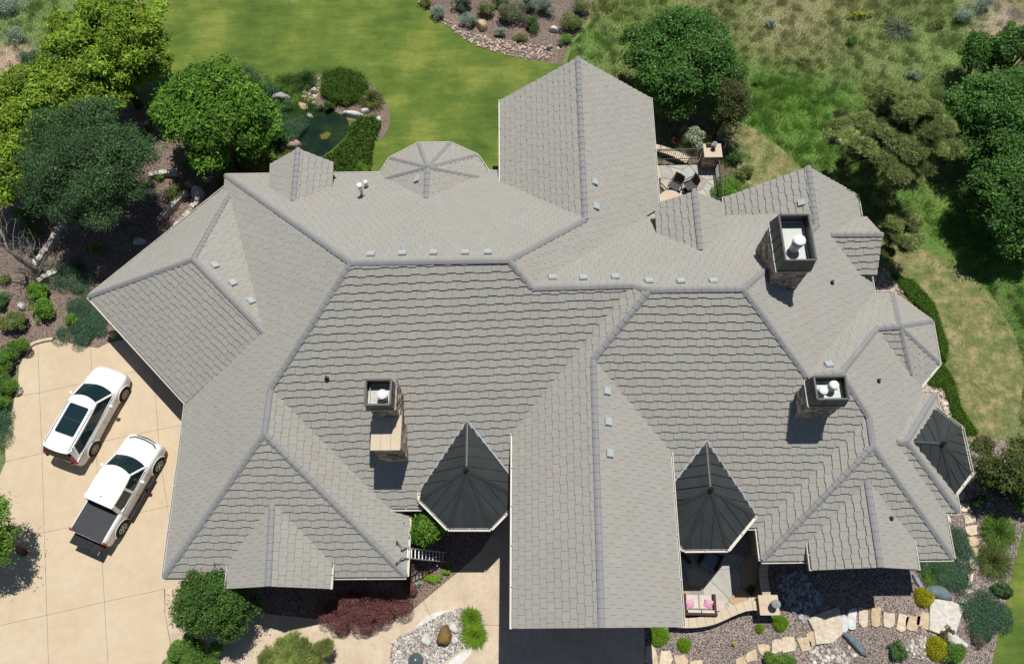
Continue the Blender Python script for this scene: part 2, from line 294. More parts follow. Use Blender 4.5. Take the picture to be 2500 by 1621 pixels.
wing('dormer_roof',[('D3W',['D3t','D3b','D3lb',(-11.54,3.87,3.37)]),('D3E',['D3t','D3b','D3rb',(-7.43,3.9,3.39)])],('D3b','D3t'),[('D3lb',(-11.54,3.87,3.37),(-1,0)),('D3rb',(-7.43,3.9,3.39),(1,0))])
wing('dormer_roof',[('D4W',['D4t','D4b','D4lb',(11.8,4.45,3.94)]),('D4E',['D4t','D4b','D4rb',(15.95,4.46,3.93)])],('D4b','D4t'),[('D4lb',(11.8,4.45,3.94),(-1,0)),('D4rb',(15.95,4.46,3.93),(1,0))])
wing('dormer_roof',[('D1W',['D1p','D1l','D1lb','D1b']),('D1E',['D1p','D1r','D1rb','D1b'])],('D1b','D1p'),[])
wing('dormer_roof',[('D2W',['D2p','D2l','D2lb','D2b']),('D2E',['D2p','D2r','D2rb','D2b'])],('D2b','D2p'),[])
wing('dormer_roof',[('DEN',['DEl','DEp','DEn',(15.9,19.27)]),('DES',['DEl','DEp','DEs','DEsl'])],('DEl','DEp'),[])
wing('bay_roof',[('NB0',['NBa','NBr','NBl']),('NB00',['NBa','NBr','NBrr']),('NBW',['NBa','NBl','NB1','NB2']),('NBNW',['NBa','NB2','NB3']),('NBN',['NBa','NB3','NB4']),('NBNE',['NBa','NB4','NB5']),('NBE',['NBa','NB5','NB6','NBrr'])],
 ('NBr','NBa'),[('NB1','NB2',(-1,.5)),('NB2','NB3',(-.5,1)),('NB3','NB4',(0,1)),('NB4','NB5',(.5,1)),('NB5','NB6',(1,.5))],None,[(k,'NBa') for k in ('NBl','NB2','NB3','NB4','NB5','NBrr')])
wing('bay_roof',[('EBS',['k1','k2','EBv']),('EBNE',['k2','k3','EB2']),('EBE',['k2','EB2','EB3']),('EBSE',['k2','EB3','k4','EBv'])],
 None,[('k3','EB2',(1,1)),('EB2','EB3',(1,0)),('EB3','k4',(1,-1))],None,[('k3','k2'),('EB2','k2'),('EB3','k2'),('EBv','k2')])
# dormer cheeks
def cheek(a,b,pl):
    a=Vector(P(a));b=Vector(P(b));mb=MB();mb.add([a-Vector((0,0,.15)),b-Vector((0,0,.15)),(b.x,b.y,min(b.z-.1,pz(pl,b.x,b.y)-.1)),(a.x,a.y,pz(pl,a.x,a.y)-.6)],[(0,1,2,3)]);mb.build('dormer_wall',STUCCO,main)
for a,b,ins in (('D1l','D1lb',.18),('D1r','D1rb',-.18),('D2l','D2lb',.18),('D2r','D2rb',-.18)):
    A=Vector(V[a]);B=Vector(V[b]);A.x+=ins;B.x+=ins;cheek(A,B,'P5' if 'D1' in a else 'P8')
def gable_face(l,r,p,pl,dy):
    L=Vector(V[l]);R=Vector(V[r]);Q=Vector(V[p]);mb=MB();y=L.y+dy
    mb.add([(L.x+.15,y,pz(pl,L.x,y)-.5),(R.x-.15,y,pz(pl,R.x,y)-.5),(R.x-.15,y,R.z-.15),(Q.x,y,Q.z-.2),(L.x+.15,y,L.z-.15)],[(0,1,2,3,4)]);mb.build('dormer_wall',STUCCO,main)
gable_face('D1l','D1r','D1p','P5',-.2);gable_face('D2l','D2r','D2p','P8',-.2)
# ---- standing seam turrets
def metal_face(mb,pts,ridge_dir=None,sp=.42):
    pts=[Vector(P(p)) for p in pts];n=(pts[1]-pts[0]).cross(pts[2]-pts[0]).normalized()
    if n.z<0:n=-n;pts=pts[::-1]
    d=Vector((n.x,n.y,0)).normalized();dn=(d-n*d.dot(n)).normalized();h=n.cross(dn).normalized()
    k=len(pts);mb.add([p for p in pts]+[p-Vector((0,0,.12)) for p in pts],[tuple(range(k))]+[(i,k+i,k+(i+1)%k,(i+1)%k) for i in range(k)],0)
    uv=[((p-pts[0]).dot(dn),(p-pts[0]).dot(h)) for p in pts];lo=min(q[1] for q in uv);hi=max(q[1] for q in uv);m=(lo+hi)/2;N=int((hi-lo)/sp/2)+1
    for i in range(-N,N+1):
        y=m+i*sp+(.0 if len(pts)>3 else sp/2)
        xs=[]
        for j in range(k):
            a,b=uv[j],uv[(j+1)%k]
            if (a[1]-y)*(b[1]-y)<0: xs.append(a[0]+(y-a[1])/(b[1]-a[1])*(b[0]-a[0]))
        if len(xs)>=2 and max(xs)-min(xs)>.15:
            a=pts[0]+dn*(min(xs)+.04)+h*y;b=pts[0]+dn*(max(xs)-.01)+h*y;mb.bar(a+n*.015,b+n*.015,.022,.035,up=n)
def turret(faces,hips,apex,guts,label):
    mb=MB()
    for f in faces: metal_face(mb,f)
    o=mb.build('turret_roof',METAL,house);o['label']=label
    A=Vector(P(apex))
    for hp in hips:
        h=Vector(P(hp));hb=MB();d=(h-A).normalized();s=d.cross(Vector((0,0,1))).normalized();u=s.cross(d)
        vs=[];
        for pt in (A,h-d*.01):
            for t,z in ((-1,-.03),(-.85,.012),(0,.02),(.85,.012),(1,-.03)): vs.append(pt+s*(t*(.055 if hp is hips[-1] else .085))+u*(z+.0))
        hb.add(vs,[(j,j+1,6+j,5+j) for j in range(4)]+[(5,6,7,8,9)]);hb.build('hip_flashing',METALB,o)
    fb=MB();x,y,z=A;fb.lathe(x,y,[(.10,z-.03),(.11,z+.02),(.07,z+.06),(.045,z+.10),(.07,z+.15),(.085,z+.2),(.06,z+.26),(.02,z+.3),(.012,z+.42),(.002,z+.44)],16);fb.build('finial',METALB,o,True)
    for a,b,dd in guts: gutter(a,b,o,dd,.05,GUT,.6)
    return o
E1=V['T1C'];D1=(V['T1C'][0]+(V['T1B'][0]-V['T1A'][0]),V['T1A'][1],V['T1A'][2]);D1b=(D1[0],V['T1A2'][1],D1[2])
turret([['T1a','T1b','T1A2','T1A'],['T1a','T1A','T1B'],['T1a','T1B','T1C'],['T1a','T1C',D1],['T1a',D1,D1b,'T1b']],['T1A','T1B','T1C',D1,'T1b'],'T1a',
  [('T1A','T1B',(-1,-1)),('T1B','T1C',(0,-1)),('T1C',D1,(1,-1)),('T1A','T1A2',(-1,0))],'dark metal turret roof left of the front entry gable')
D2=(V['T2C'][0]-(V['T2A'][0]-V['T2B'][0]),V['T2A'][1],V['T2A'][2]);D2b=(D2[0],V['T2A2'][1],D2[2])
turret([['T2a','T2b','T2A2','T2A'],['T2a','T2A','T2B'],['T2a','T2B','T2C'],['T2a','T2C',D2],['T2a',D2,D2b,'T2b']],['T2A','T2B','T2C',D2,'T2b'],'T2a',
  [('T2A','T2B',(1,-1)),('T2B','T2C',(0,-1)),('T2C',D2,(-1,-1))],'dark metal turret roof over the front patio')
turret([['T3a','T3b','T3A'],['T3a','T3A','T3B'],['T3a','T3B','T3C'],['T3a','T3C','T3D'],['T3a','T3D','T3b']],['T3A','T3B','T3C','T3D','T3b'],'T3a',
  [('T3A','T3B',(1,1)),('T3B','T3C',(1,0)),('T3C','T3D',(1,-1))],'dark metal turret roof at the right hand edge of the house')
# blue-white flashing lines where the turrets meet the tiles
def flash(a,b,par,mat=VENT):
    mb=MB();mb.bar(Vector(P(a))+Vector((0,0,.05)),Vector(P(b))+Vector((0,0,.05)),.05,.03);return mb.build('flashing',mat,par)
for a,b in (('T1b','T1A2'),('T1b',D1b),('T2b','T2A2'),('T2b',D2b)): flash(a,b,main)
# ---- roof vents and pipes
def roof_vent(px,py,pl,par):
    p=onp(px,py,pl);a,b,_=PL[pl];s=math.hypot(a,b);n=Vector((-a,-b,1)).normalized();d=Vector((-a/s,-b/s,-s)).normalized();h=n.cross(d)
    mb=MB()
    def q(x,y,z): return p+d*x+h*y+n*(z+.03)
    def bx(x0,x1,y0,y1,z0,z1,t=0,mi=0):
        vs=[q(x0,y0,z0),q(x1,y0,z0),q(x1,y1,z0),q(x0,y1,z0),q(x0+t,y0+t,z1),q(x1-t,y0+t,z1),q(x1-t,y1-t,z1),q(x0+t,y1-t,z1)]
        mb.add(vs,[(3,2,1,0),(4,5,6,7),(0,1,5,4),(1,2,6,5),(2,3,7,6),(3,0,4,7)],mi)
    bx(-.20,.24,-.22,.22,0,.008,0,2);bx(-.13,.15,-.15,.15,.008,.07,0,1);bx(-.15,.16,-.165,.165,.06,.125,.02)
    o=mb.build('roof_vent',[VENT,BLACK,FLANGE],par);return o
for pts,pl,par in (([(523,651),(567,694),(611,738)],'P3',main),([(905.5,625.7),(983,623),(1059,621.5),(1136,621),(1191.5,620.5)],'P5',main),([(1448.5,446),(1452,505.7)],'NR',ngab),
  ([(1349,682),(1424,682.5),(1502,680),(1584,690.5),(1662,691),(1741,690.5)],'P8',main),([(1957.7,497)],'NEL',main),([(2023,894)],'P11',main),([(1478,955),(1481,1030),(1484.7,1107)],'GR',eg),([(1021,439)],'NB0',main)):
    for x,y in pts: roof_vent(x,y,pl,par)
for x,y,pl in ((2029,692,'P10'),(2142,931,'P12'),(2173,1266,'D4E'),(799,925,'P7')):
    p=onp(x,y,pl);mb=MB();mb.tube([p-Vector((0,0,.1)),p+Vector((0,0,.28))],.05,10);mb.lathe(p.x,p.y,[(.13,p.z+.02),(.075,p.z+.1),(.06,p.z+.14)],12);mb.build('vent_pipe',BLACK,main)
for x,y,h,r in ((886,479,.95,.11),(896,458,.5,.09)):
    p=onp(x,y,'P5');mb=MB();mb.lathe(p.x,p.y,[(r*.75,p.z-.1),(r*.75,p.z+h-.2),(r*1.05,p.z+h-.2),(r*1.05,p.z+h-.16),(r*.8,p.z+h-.15),(r*.8,p.z+h-.09),(r*1.15,p.z+h-.08),(r*1.15,p.z+h),(r*.6,p.z+h+.03)],18);mb.lathe(p.x,p.y,[(r*1.7,p.z-.05),(r*1.0,p.z+.2)],16,1)
    mb.build('flue_pipe',[WHITE,GALV],main)
# ---- chimneys
def stone_box(name,x0,y0,x1,y1,z0,z1,par,mat=STONEM,st=.22,amp=.045):
    """rough faced masonry: a box whose side faces are broken into uneven stones"""
    mb=MB();c=[(x0,y0),(x1,y0),(x1,y1),(x0,y1)];nz=max(1,round((z1-z0)/.17))
    for i in range(4):
        a=Vector((*c[i],0));b=Vector((*c[(i+1)%4],0));d=b-a;L=d.length;o=Vector((d.y,-d.x,0)).normalized();d/=L
        for r in range(nz):
            za=z0+(z1-z0)*r/nz;zb=z0+(z1-z0)*(r+1)/nz;t=0
            while t<L-1e-4:
                wd=min(random.uniform(.14,.42),L-t)
                if L-t-wd<.1: wd=L-t
                e=random.uniform(0,amp);g=.012
                P0=a+d*t;P1=a+d*(t+wd)
                vs=[P0+Vector((0,0,za)),P1+Vector((0,0,za)),P1+Vector((0,0,zb)),P0+Vector((0,0,zb)),
                    P0+d*g*2+o*e+Vector((0,0,za+g)),P1-d*g*2+o*e+Vector((0,0,za+g)),P1-d*g*2+o*e*random.uniform(.6,1)+Vector((0,0,zb-g)),P0+d*g*2+o*e*random.uniform(.6,1)+Vector((0,0,zb-g))]
                k=random.choice([(.30,.24,.19),(.42,.35,.28),(.20,.15,.12),(.36,.27,.2),(.5,.45,.38),(.26,.22,.2)])
                mb.add(vs,[(4,5,6,7),(0,1,5,4),(1,2,6,5),(2,3,7,6),(3,0,4,7)],0,k);t+=wd
    mb.add([(x0,y0,z1),(x1,y0,z1),(x1,y1,z1),(x0,y1,z1)],[(0,1,2,3)],0,(.3,.26,.22))
    return mb.build(name,mat,par,col=True)
STONEV=vcol('stone_blocks',.92,.12,0,9,.35,.4)
def chimney(x0,y0,x1,y1,z0,zb,zr,capr,flues,pan,label,shaft=None):
    """capr: rim rectangle, zb cap bottom, zr rim"""
    o=stone_box('chimney',*(shaft or (x0,y0,x1,y1)),z0,zb,house,STONEV);o['label']=label
    a0,b0,a1,b1=capr;mb=MB();B=[(x0-.06,y0-.06),(x1+.06,y0-.06),(x1+.06,y1+.06),(x0-.06,y1+.06)];T=[(a0,b0),(a1,b0),(a1,b1),(a0,b1)]
    vs=[(*p,zb-.02) for p in B]+[(*p,zr) for p in T]+[(p[0]+(.045 if i in (0,3) else -.045),p[1]+(.045 if i<2 else -.045),zr) for i,p in enumerate(T)]
    inn=[(p[0]+(.05 if i in (0,3) else -.05),p[1]+(.05 if i<2 else -.05),zb+.1) for i,p in enumerate(B)];vs+=inn
    fs=[(i,(i+1)%4,4+(i+1)%4,4+i) for i in range(4)]+[(4+i,4+(i+1)%4,8+(i+1)%4,8+i) for i in range(4)]+[(8+i,8+(i+1)%4,12+(i+1)%4,12+i) for i in range(4)]
    mb.add(vs,fs)
    for i in range(4):
        L=(Vector(B[(i+1)%4])-Vector(B[i])).length;k=max(2,int(L/.38))
        for j in range(1,k):
            t=j/k;pb=Vector((*B[i],zb)).lerp(Vector((*B[(i+1)%4],zb)),t);pt=Vector((*T[i],zr-.03)).lerp(Vector((*T[(i+1)%4],zr-.03)),t);mb.bar(pb,pt,.025,.04)
    for i in range(4): mb.bar((*T[i],zr),(*T[(i+1)%4],zr),.06,.05)
    mb.build('chimney_cap',METALB,o)
    db=MB()
    for i in range(4):
        p=Vector((*B[i],zb-.03));q=Vector((*B[(i+1)%4],zb-.03));c=(Vector((*B[0],0))+Vector((*B[2],0)))/2;c.z=zb-.03
        for v in (p,q): v+=(v-c).normalized()*.03
        db.bar(p,q,.03,.025)
    db.build('drip_edge',VENT,o)
    ib=MB()
    ir=[(p[0]+(.14 if i in (0,3) else -.14),p[1]+(.14 if i<2 else -.14)) for i,p in enumerate(B)]
    zz=zb+.36*(zr-zb)
    for i in range(4): ib.bar((*ir[i],zz),(*ir[(i+1)%4],zz),.022,.022)
    ib.build('inner_rail',VENT,o)
    pb=MB();pb.add([(*p,zb+.1) for p in inn_xy(inn)],[(0,1,2,3)]);pb.build('flue_pan',pan,o)
    for fx,fy,fr,fz in flues:
        f=MB();f.lathe(fx,fy,[(fr*.8,zb+.1),(fr*.8,fz-.32),(fr*.95,fz-.31),(fr*.95,fz-.26),(fr*.82,fz-.25),(fr*.82,fz-.14),(fr*1.08,fz-.13),(fr*1.08,fz-.07),(fr*.85,fz-.06),(fr*.85,fz-.03),(fr,fz-.02),(fr,fz),(fr*.6,fz+.035),(fr*.01,fz+.045)],24);f.build('flue',WHITE,o)
    return o
def inn_xy(inn): return [(p[0],p[1]) for p in inn]
cA=chimney(-5.42,8.85,-4.5,9.75,3.6,8.15,8.85,(-5.44,8.75,-4.5,9.72),[(-4.83,9.17,.19,8.8)],RUST,'stone chimney with a lower buff ledge left of the front turret',shaft=(-5.4,8.85,-4.42,10.0))
stone_box('chimney_base',-5.4,7.62,-4.33,8.85,3.4,6.9,cA,STONEV)
sb=MB();n=3
for i in range(n): sb.box(-5.47+i*.385,7.52,6.9,-5.47+(i+1)*.385-.008,8.9,6.99)
sb.build('ledge_slab',BUFF,cA)
cB=chimney(10.28,13.95,11.52,16.0,5.2,9.1,9.85,(10.36,13.98,11.52,15.95),[(10.98,14.80,.23,9.95)],GALV,'tall stone chimney with one white flue near the right back gable')
cC=chimney(11.2,8.9,12.48,9.8,4.6,7.85,8.42,(11.28,8.93,12.46,9.83),[(11.58,9.30,.17,8.4),(12.0,9.48,.17,8.45)],GALV,'stone chimney with two white flues near the right front hip')
# ---- walls
def inside(x,y,poly):
    c=False;n=len(poly)
    for i in range(n):
        x1,y1=poly[i];x2,y2=poly[(i+1)%n]
        if (y1>y)!=(y2>y) and x<(x2-x1)*(y-y1)/(y2-y1)+x1:c=not c
    return c
def roofz(x,y):
    zs=[pz(pl,x,y) for pl,ps in POLY2.items() for p in ps if inside(x,y,p)]
    return max(zs) if zs else None
def wall_loop(pts,mat=STUCCO,name='wall',closed=True,z0=0.):
    mb=MB();n=len(pts)
    for i in range(n if closed else n-1):
        a=Vector(pts[i]);b=Vector(pts[(i+1)%n]);L=(b-a).length;k=max(1,int(L/.4));prev=None
        for j in range(k+1):
            p=a.lerp(b,j/k);z=roofz(p.x,p.y);z=(z if z else 3.2)-.28
            if prev:
                q,zq=prev;mb.add([(q.x,q.y,z0),(p.x,p.y,z0),(p.x,p.y,z),(q.x,q.y,zq)],[(0,1,2,3)])
            prev=(p,z)
    return mb.build(name,mat,house)
wall_loop([(-13.7,3.95),(-5.0,3.95),(-5.0,6.6),(-1,6.6),(-.2,9.4),(.5,9.4),(.5,4.6),(5.6,4.6),(5.6,5.8),(10.5,5.8),(10.5,4.3),(17.1,4.3),(17.1,8.0),(17.1,14.8),(16.0,14.8),(16.0,20.1),(10.9,20.1),(10.9,18.3),(6.4,18.3),(6.4,25.6),(.1,25.6),(.1,21.9),(-13.5,21.9),(-13.7,20.6),(-19.0,16.0),(-13.8,11.2)])
def octo(cx,cy,r,z0=0): wall_loop([(cx+r*math.cos(math.pi/8+i*math.pi/4),cy+r*math.sin(math.pi/8+i*math.pi/4)) for i in range(8)],z0=z0)
def rnd(cx,cy,r,z1,mat=STUCCO):
    mb=MB();mb.hexa([(cx+r*math.cos(math.pi/8+i*math.pi/4),cy+r*math.sin(math.pi/8+i*math.pi/4)) for i in range(8)],0,z1);return mb.build('turret_wall',mat,house)
rnd(-1.85,7.0,1.62,3.9);rnd(7.68,6.2,1.62,3.8);rnd(17.3,7.95,1.45,3.6)
rnd(-3.9,21.9,2.1,3.1);rnd(16.9,13.1,1.7,3.45)
# entry porch piers
for x in (.75,5.35):
    stone_box('porch_pier',x-.35,1.8,x+.35,2.5,0,3.2,house,STONEV);pb=MB();pb.tube([(x,2.15,3.2),(x,2.15,5.2)],.16,12);pb.build('porch_column',SOFFIT,house)
# windows, doors
GLASS=plain('window_glass',(.03,.04,.05),.08,.6);FRAME=plain('window_frame',(.16,.12,.09),.6,.3)
def window(x,y,z,wd,h,n,name='window'):
    n=Vector((*n,0)).normalized();s=Vector((-n.y,n.x,0));c=Vector((x,y,z))+n*.04;mb=MB()
    for dx in (-1,1): mb.bar(c+s*dx*wd/2,c+s*dx*wd/2+Vector((0,0,h)),.09,.1)
    for dz in (0,h): mb.bar(c-s*(wd/2+.04)+Vector((0,0,dz)),c+s*(wd/2+.04)+Vector((0,0,dz)),.1,.09)
    mb.bar(c,c+Vector((0,0,h)),.05,.06);o=mb.build(name,FRAME,house)
    g=MB();a=c-s*wd/2-n*.02;b=c+s*wd/2-n*.02;g.add([a,b,b+Vector((0,0,h)),a+Vector((0,0,h))],[(0,1,2,3)]);g.build('pane',GLASS,o)
for x in (-12,-9.4,-6.8): window(x,3.95,.9,1.3,1.4,(0,-1))
for x in (12,14,16): window(x,4.3,.9,1.3,1.4,(0,-1))
for x in (-12,-9,-6): window(x,21.9,.9,1.5,1.4,(0,1))
for x in (1.5,3.3,5.1): window(x,25.6,.8,1.3,2.2,(0,1))
for y in (12,18): window(16.0 if y>15 else 17.1,y,.9,1.3,1.4,(1,0))
window(3.05,4.6,.05,1.8,2.4,(0,-1),'front_door')
for t in (.28,.68):
    a=Vector((-19.0,16.0,0)).lerp(Vector((-13.8,11.2,0)),t);window(a.x,a.y,.03,2.5,2.2,(-.68,-.73),'garage_door')
# =====================================================  GROUND
def chaikin(p,k=2):
    p=[tuple(q) for q in p]
    for _ in range(k):
        o=[]
        for i in range(len(p)):
            a=p[i];b=p[(i+1)%len(p)];o+=[(a[0]*.75+b[0]*.25,a[1]*.75+b[1]*.25),(a[0]*.25+b[0]*.75,a[1]*.25+b[1]*.75)]
        p=o
    return p
def sheet(name,px,z,mat,smooth=2,kind='structure',thick=0,world=False,parent=None):
    px=chaikin(px,smooth) if smooth else px
    w3=[(x,y,z) for x,y in px] if world else [at(x,y,z) for x,y in px]
    tri=tessellate_polygon([[Vector(p) for p in w3]]);n=len(w3)
    vs=list(w3);fs=[]
    for t in tri:
        a,b,c=(Vector(w3[i]) for i in t);fs.append(tuple(t) if (b-a).cross(c-a).z>0 else tuple(t[::-1]))
    if thick:
        vs+=[(x,y,z-thick) for x,y,_ in w3];fs+=[(i,n+i,n+(i+1)%n,(i+1)%n) for i in range(n)]
    o=meshobj(name,vs,fs,mat,parent)
    if kind:o['kind']=kind
    return o
# value noise in numpy
def vnoise(x,y,s,seed=0):
    g=np.random.default_rng(seed).random((256,256));x=np.asarray(x)*s+100;y=np.asarray(y)*s+100
    xi=np.floor(x).astype(int);yi=np.floor(y).astype(int);fx=x-xi;fy=y-yi;fx=fx*fx*(3-2*fx);fy=fy*fy*(3-2*fy)
    a=g[xi%256,yi%256];b=g[(xi+1)%256,yi%256];c=g[xi%256,(yi+1)%256];d=g[(xi+1)%256,(yi+1)%256]
    return a*(1-fx)*(1-fy)+b*fx*(1-fy)+c*(1-fx)*fy+d*fx*fy
def fbm(x,y,s,seed=0): return (vnoise(x,y,s,seed)*.5+vnoise(x,y,s*2.1,seed+1)*.27+vnoise(x,y,s*4.3,seed+2)*.15+vnoise(x,y,s*9,seed+3)*.08)
BLOBS=[ # real patches of different growth: px,py,radius m,colour,strength
 (1960,250,4.2,(.06,.12,.02),.9),(1830,240,2.4,(.055,.11,.02),.9),(2080,330,3.5,(.06,.12,.022),.9),(1860,330,2.5,(.06,.115,.02),.9),(1960,60,3.6,(.20,.18,.10),.7),(2120,130,4,(.10,.13,.05),.6),(2250,300,3,(.07,.12,.03),.8),
 (1700,40,3,(.15,.15,.07),.5),(1560,60,3,(.10,.15,.04),.7),(1430,120,2.2,(.08,.14,.035),.8),(2360,120,3,(.10,.15,.05),.7),(2450,70,2.4,(.28,.20,.16),.9),(2380,40,1.6,(.12,.16,.07),.6),
 (2250,120,3,(.11,.15,.05),.6),(2420,620,3.2,(.045,.10,.02),.95),(2330,560,2.5,(.06,.12,.02),.9),(2500,760,2.2,(.05,.11,.02),.9),(2260,500,2.5,(.08,.13,.03),.8),(2100,470,3,(.06,.11,.025),.8),
 (660,290,3.2,(.07,.13,.025),1.),(1620,360,1.3,(.10,.15,.03),.9),(1780,440,1.6,(.07,.12,.03),.9),(30,50,3.5,(.10,.15,.06),.8),(30,150,1.5,(.34,.23,.18),.9),(150,40,2.5,(.09,.14,.04),.8),(120,140,1.5,(.06,.12,.05),.7)]
BL=[(at(b[0],b[1]),b[2],np.array(b[3]),b[4]) for b in BLOBS]
def fieldcol(x,y):
    x=np.asarray(x,float);y=np.asarray(y,float);n=fbm(x,y,.35,3)[...,None];m=fbm(x,y,1.1,9)[...,None]
    c=np.array([.095,.14,.04])*(1-n)+np.array([.165,.165,.075])*n
    for (bx,by,_),r,bc,s in BL:
        d=np.hypot(x-bx,y-by)/r+(fbm(x,y,.8,21)-.5)*.9;wgt=(np.clip(1.25-d,0,1)*s)[...,None];c=c*(1-wgt)+bc*1.35*wgt
    return c*1.3*(.68+.64*m)
GND=vcol('wild_ground',.95,.1,0,9,.38,.6)
n=221;gx=np.linspace(-60,60,n);gy=np.linspace(-25,75,n);XX,YY=np.meshgrid(gx,gy,indexing='ij')
vs=np.stack([XX.ravel(),YY.ravel(),np.zeros(n*n)],-1);i=np.arange(n-1);I,J=np.meshgrid(i,i,indexing='ij');k=(I*n+J).ravel()
g=meshobj('ground',vs.tolist(),np.stack([k,k+n,k+n+1,k+1],-1).tolist(),GND,col=fieldcol(vs[:,0],vs[:,1]));g['kind']='structure'
far=MB();far.add([(-400,-400,-.05),(400,-400,-.05),(400,400,-.05),(-400,400,-.05)],[(0,1,2,3)]);o=far.build('terrain',plain('far_grass',(.15,.16,.07),.95,.1,0,.3,.2));o['kind']='structure'
# lawn
m,t,p=newmat('lawn_grass');n1=noise(t,.30,5,.62);tc=t.nodes['TC'];mp=t.nodes.new('ShaderNodeMapping');mp.inputs['Rotation'].default_value=(0,0,math.radians(28));mp.inputs['Scale'].default_value=(.25,1.1,1);t.links.new(tc.outputs['Object'],mp.inputs[0])
n2=noise(t,1.6,6,.7,mp.outputs[0]);n3=noise(t,17,7,.82)
c=mix(t,1.,ramp(t,n1,[(.35,(.078,.132,.026)),(.50,(.118,.175,.033)),(.62,(.185,.225,.048))]),ramp(t,n2,[(.3,(.74,.80,.76)),(.68,(1.30,1.22,1.25))]),'MULTIPLY')
c=mix(t,1.,c,ramp(t,n3,[(.3,(.58,.64,.60)),(.7,(1.42,1.36,1.4))]),'MULTIPLY');t.links.new(c,p.inputs['Base Color']);setspec(p,.9,.1);bump(t,p,n3,.6,.03)
LAWN=m
sheet('lawn',[(330,-90),(350,40),(400,190),(520,215),(600,240),(610,330),(640,440),(905,460),(905,520),(1240,520),(1400,400),(1440,160),(1330,155),(1240,135),(1160,110),(1110,75),(1060,40),(1015,-10),(990,-90)],.012,LAWN)
sheet('side_lawn',[(2530,1180),(2800,1180),(2800,1900),(2380,1900),(2425,1600),(2462,1440),(2492,1310)],.012,LAWN)
# gravel beds
def gravel(name,cols,scale,dirt):
    m,t,p=newmat(name);tc=t.nodes.new('ShaderNodeTexCoord');v=t.nodes.new('ShaderNodeTexVoronoi');v.inputs['Scale'].default_value=scale;t.links.new(tc.outputs['Object'],v.inputs['Vector'])
    sp=t.nodes.new('ShaderNodeSeparateColor');t.links.new(v.outputs['Color'],sp.inputs[0])
    c=ramp(t,sp.outputs[0],[(i/(len(cols)-1),q) for i,q in enumerate(cols)]);c=mix(t,ramp(t,v.outputs['Distance'],[(.45,(0,0,0)),(.75,(1,1,1))]),c,dirt)
    c=mix(t,1.,c,ramp(t,noise(t,.7,4),[(.3,(.82,.82,.82)),(.7,(1.15,1.13,1.1))]),'MULTIPLY')
    t.links.new(c,p.inputs['Base Color']);setspec(p,.9,.15)
    iv=t.nodes.new('ShaderNodeMath');iv.operation='SUBTRACT';iv.inputs[0].default_value=1;t.links.new(v.outputs['Distance'],iv.inputs[1]);bump(t,p,iv.outputs[0],1.,.03);return m
PINKG=gravel('pink_gravel',[(.17,.13,.115),(.30,.24,.215),(.43,.35,.31),(.28,.255,.25),(.60,.53,.48)],21,(.10,.075,.065))
MULCH=gravel('brown_mulch',[(.20,.15,.125),(.34,.26,.215),(.27,.20,.17),(.45,.37,.32)],24,(.09,.06,.05))
COBB=gravel('pale_cobble',[(.26,.21,.19),(.40,.34,.30),(.50,.45,.41),(.34,.27,.24),(.58,.53,.48)],13,(.12,.09,.08))
sheet('gravel_bed',[(985,-90),(1020,0),(1062,50),(1115,95),(1165,120),(1240,145),(1330,165),(1375,160),(1385,110),(1430,60),(1450,0),(1440,-90)],.008,MULCH)
sheet('gravel_bed',[(-60,300),(60,300),(200,260),(330,270),(420,270),(560,300),(640,400),(600,460),(500,500),(380,620),(260,740),(290,860),(60,900),(-60,980)],.006,MULCH)
sheet('gravel_bed',[(735,205),(765,180),(830,182),(900,202),(940,240),(956,290),(942,330),(925,345),(900,300),(860,300),(760,250)],.016,MULCH)
sheet('gravel_bed',[(1590,300),(1700,270),(1770,310),(1800,380),(1790,430),(1760,520),(1600,520)],.008,MULCH)
sheet('gravel_bed',[(2120,640),(2170,655),(2200,690),(2290,800),(2320,900),(2300,940),(2330,1000),(2370,1060),(2480,1080),(2560,1120),(2530,1200),(2492,1310),(2462,1440),(2420,1620),(2380,1900),(1580,1900),(1572,1560),(1570,1480),(1900,1300),(2100,1000),(2120,800)],.006,PINKG)
sheet('gravel_bed',[(950,1240),(1240,1220),(1190,1330),(1128,1388),(1082,1425),(1036,1465),(990,1502),(900,1530),(800,1514),(640,1497),(560,1482),(402,1439),(420,1380)],.032,MULCH,1)
sheet('cobble_bed',[(2118,660),(2160,662),(2190,690),(2200,716),(2120,722)],.012,COBB,1)
sheet('cobble_bed',[(2235,930),(2300,925),(2312,980),(2325,1030),(2260,1000)],.012,COBB,1)
sheet('cobble_bed',[(1890,1400),(1960,1395),(1990,1440),(2040,1500),(2010,1535),(1960,1520),(1910,1460)],.012,COBB,2)
sheet('cobble_bed',[(1985,1590),(2040,1570),(2080,1600),(2090,1680),(1980,1680)],.012,COBB,1)
sheet('cobble_bed',[(2215,1570),(2260,1540),(2300,1570),(2290,1610),(2230,1610)],.012,COBB,1)
# worn strips of mown dry grass
m,t,p=newmat('dry_grass');c=mix(t,1.,ramp(t,noise(t,1.3,8,.8),[(.38,(.10,.15,.045)),(.5,(.20,.205,.085)),(.62,(.38,.31,.18))]),ramp(t,noise(t,16,4,.7),[(.3,(.72,.75,.7)),(.7,(1.25,1.22,1.2))]),'MULTIPLY');t.links.new(c,p.inputs['Base Color']);setspec(p,.95,.1);bump(t,p,noise(t,30,3),.5,.03);DRY=m
sheet('mown_grass',[(2150,600),(2240,600),(2330,645),(2410,705),(2470,800),(2500,900),(2490,1000),(2455,1062),(2375,1075),(2300,1060),(2290,1000),(2275,930),(2320,900),(2250,790),(2200,720),(2160,670)],.009,DRY)
sheet('mown_grass',[(1775,290),(1830,305),(1900,355),(1965,420),(1930,460),(1830,460),(1790,400),(1765,340)],.009,DRY)
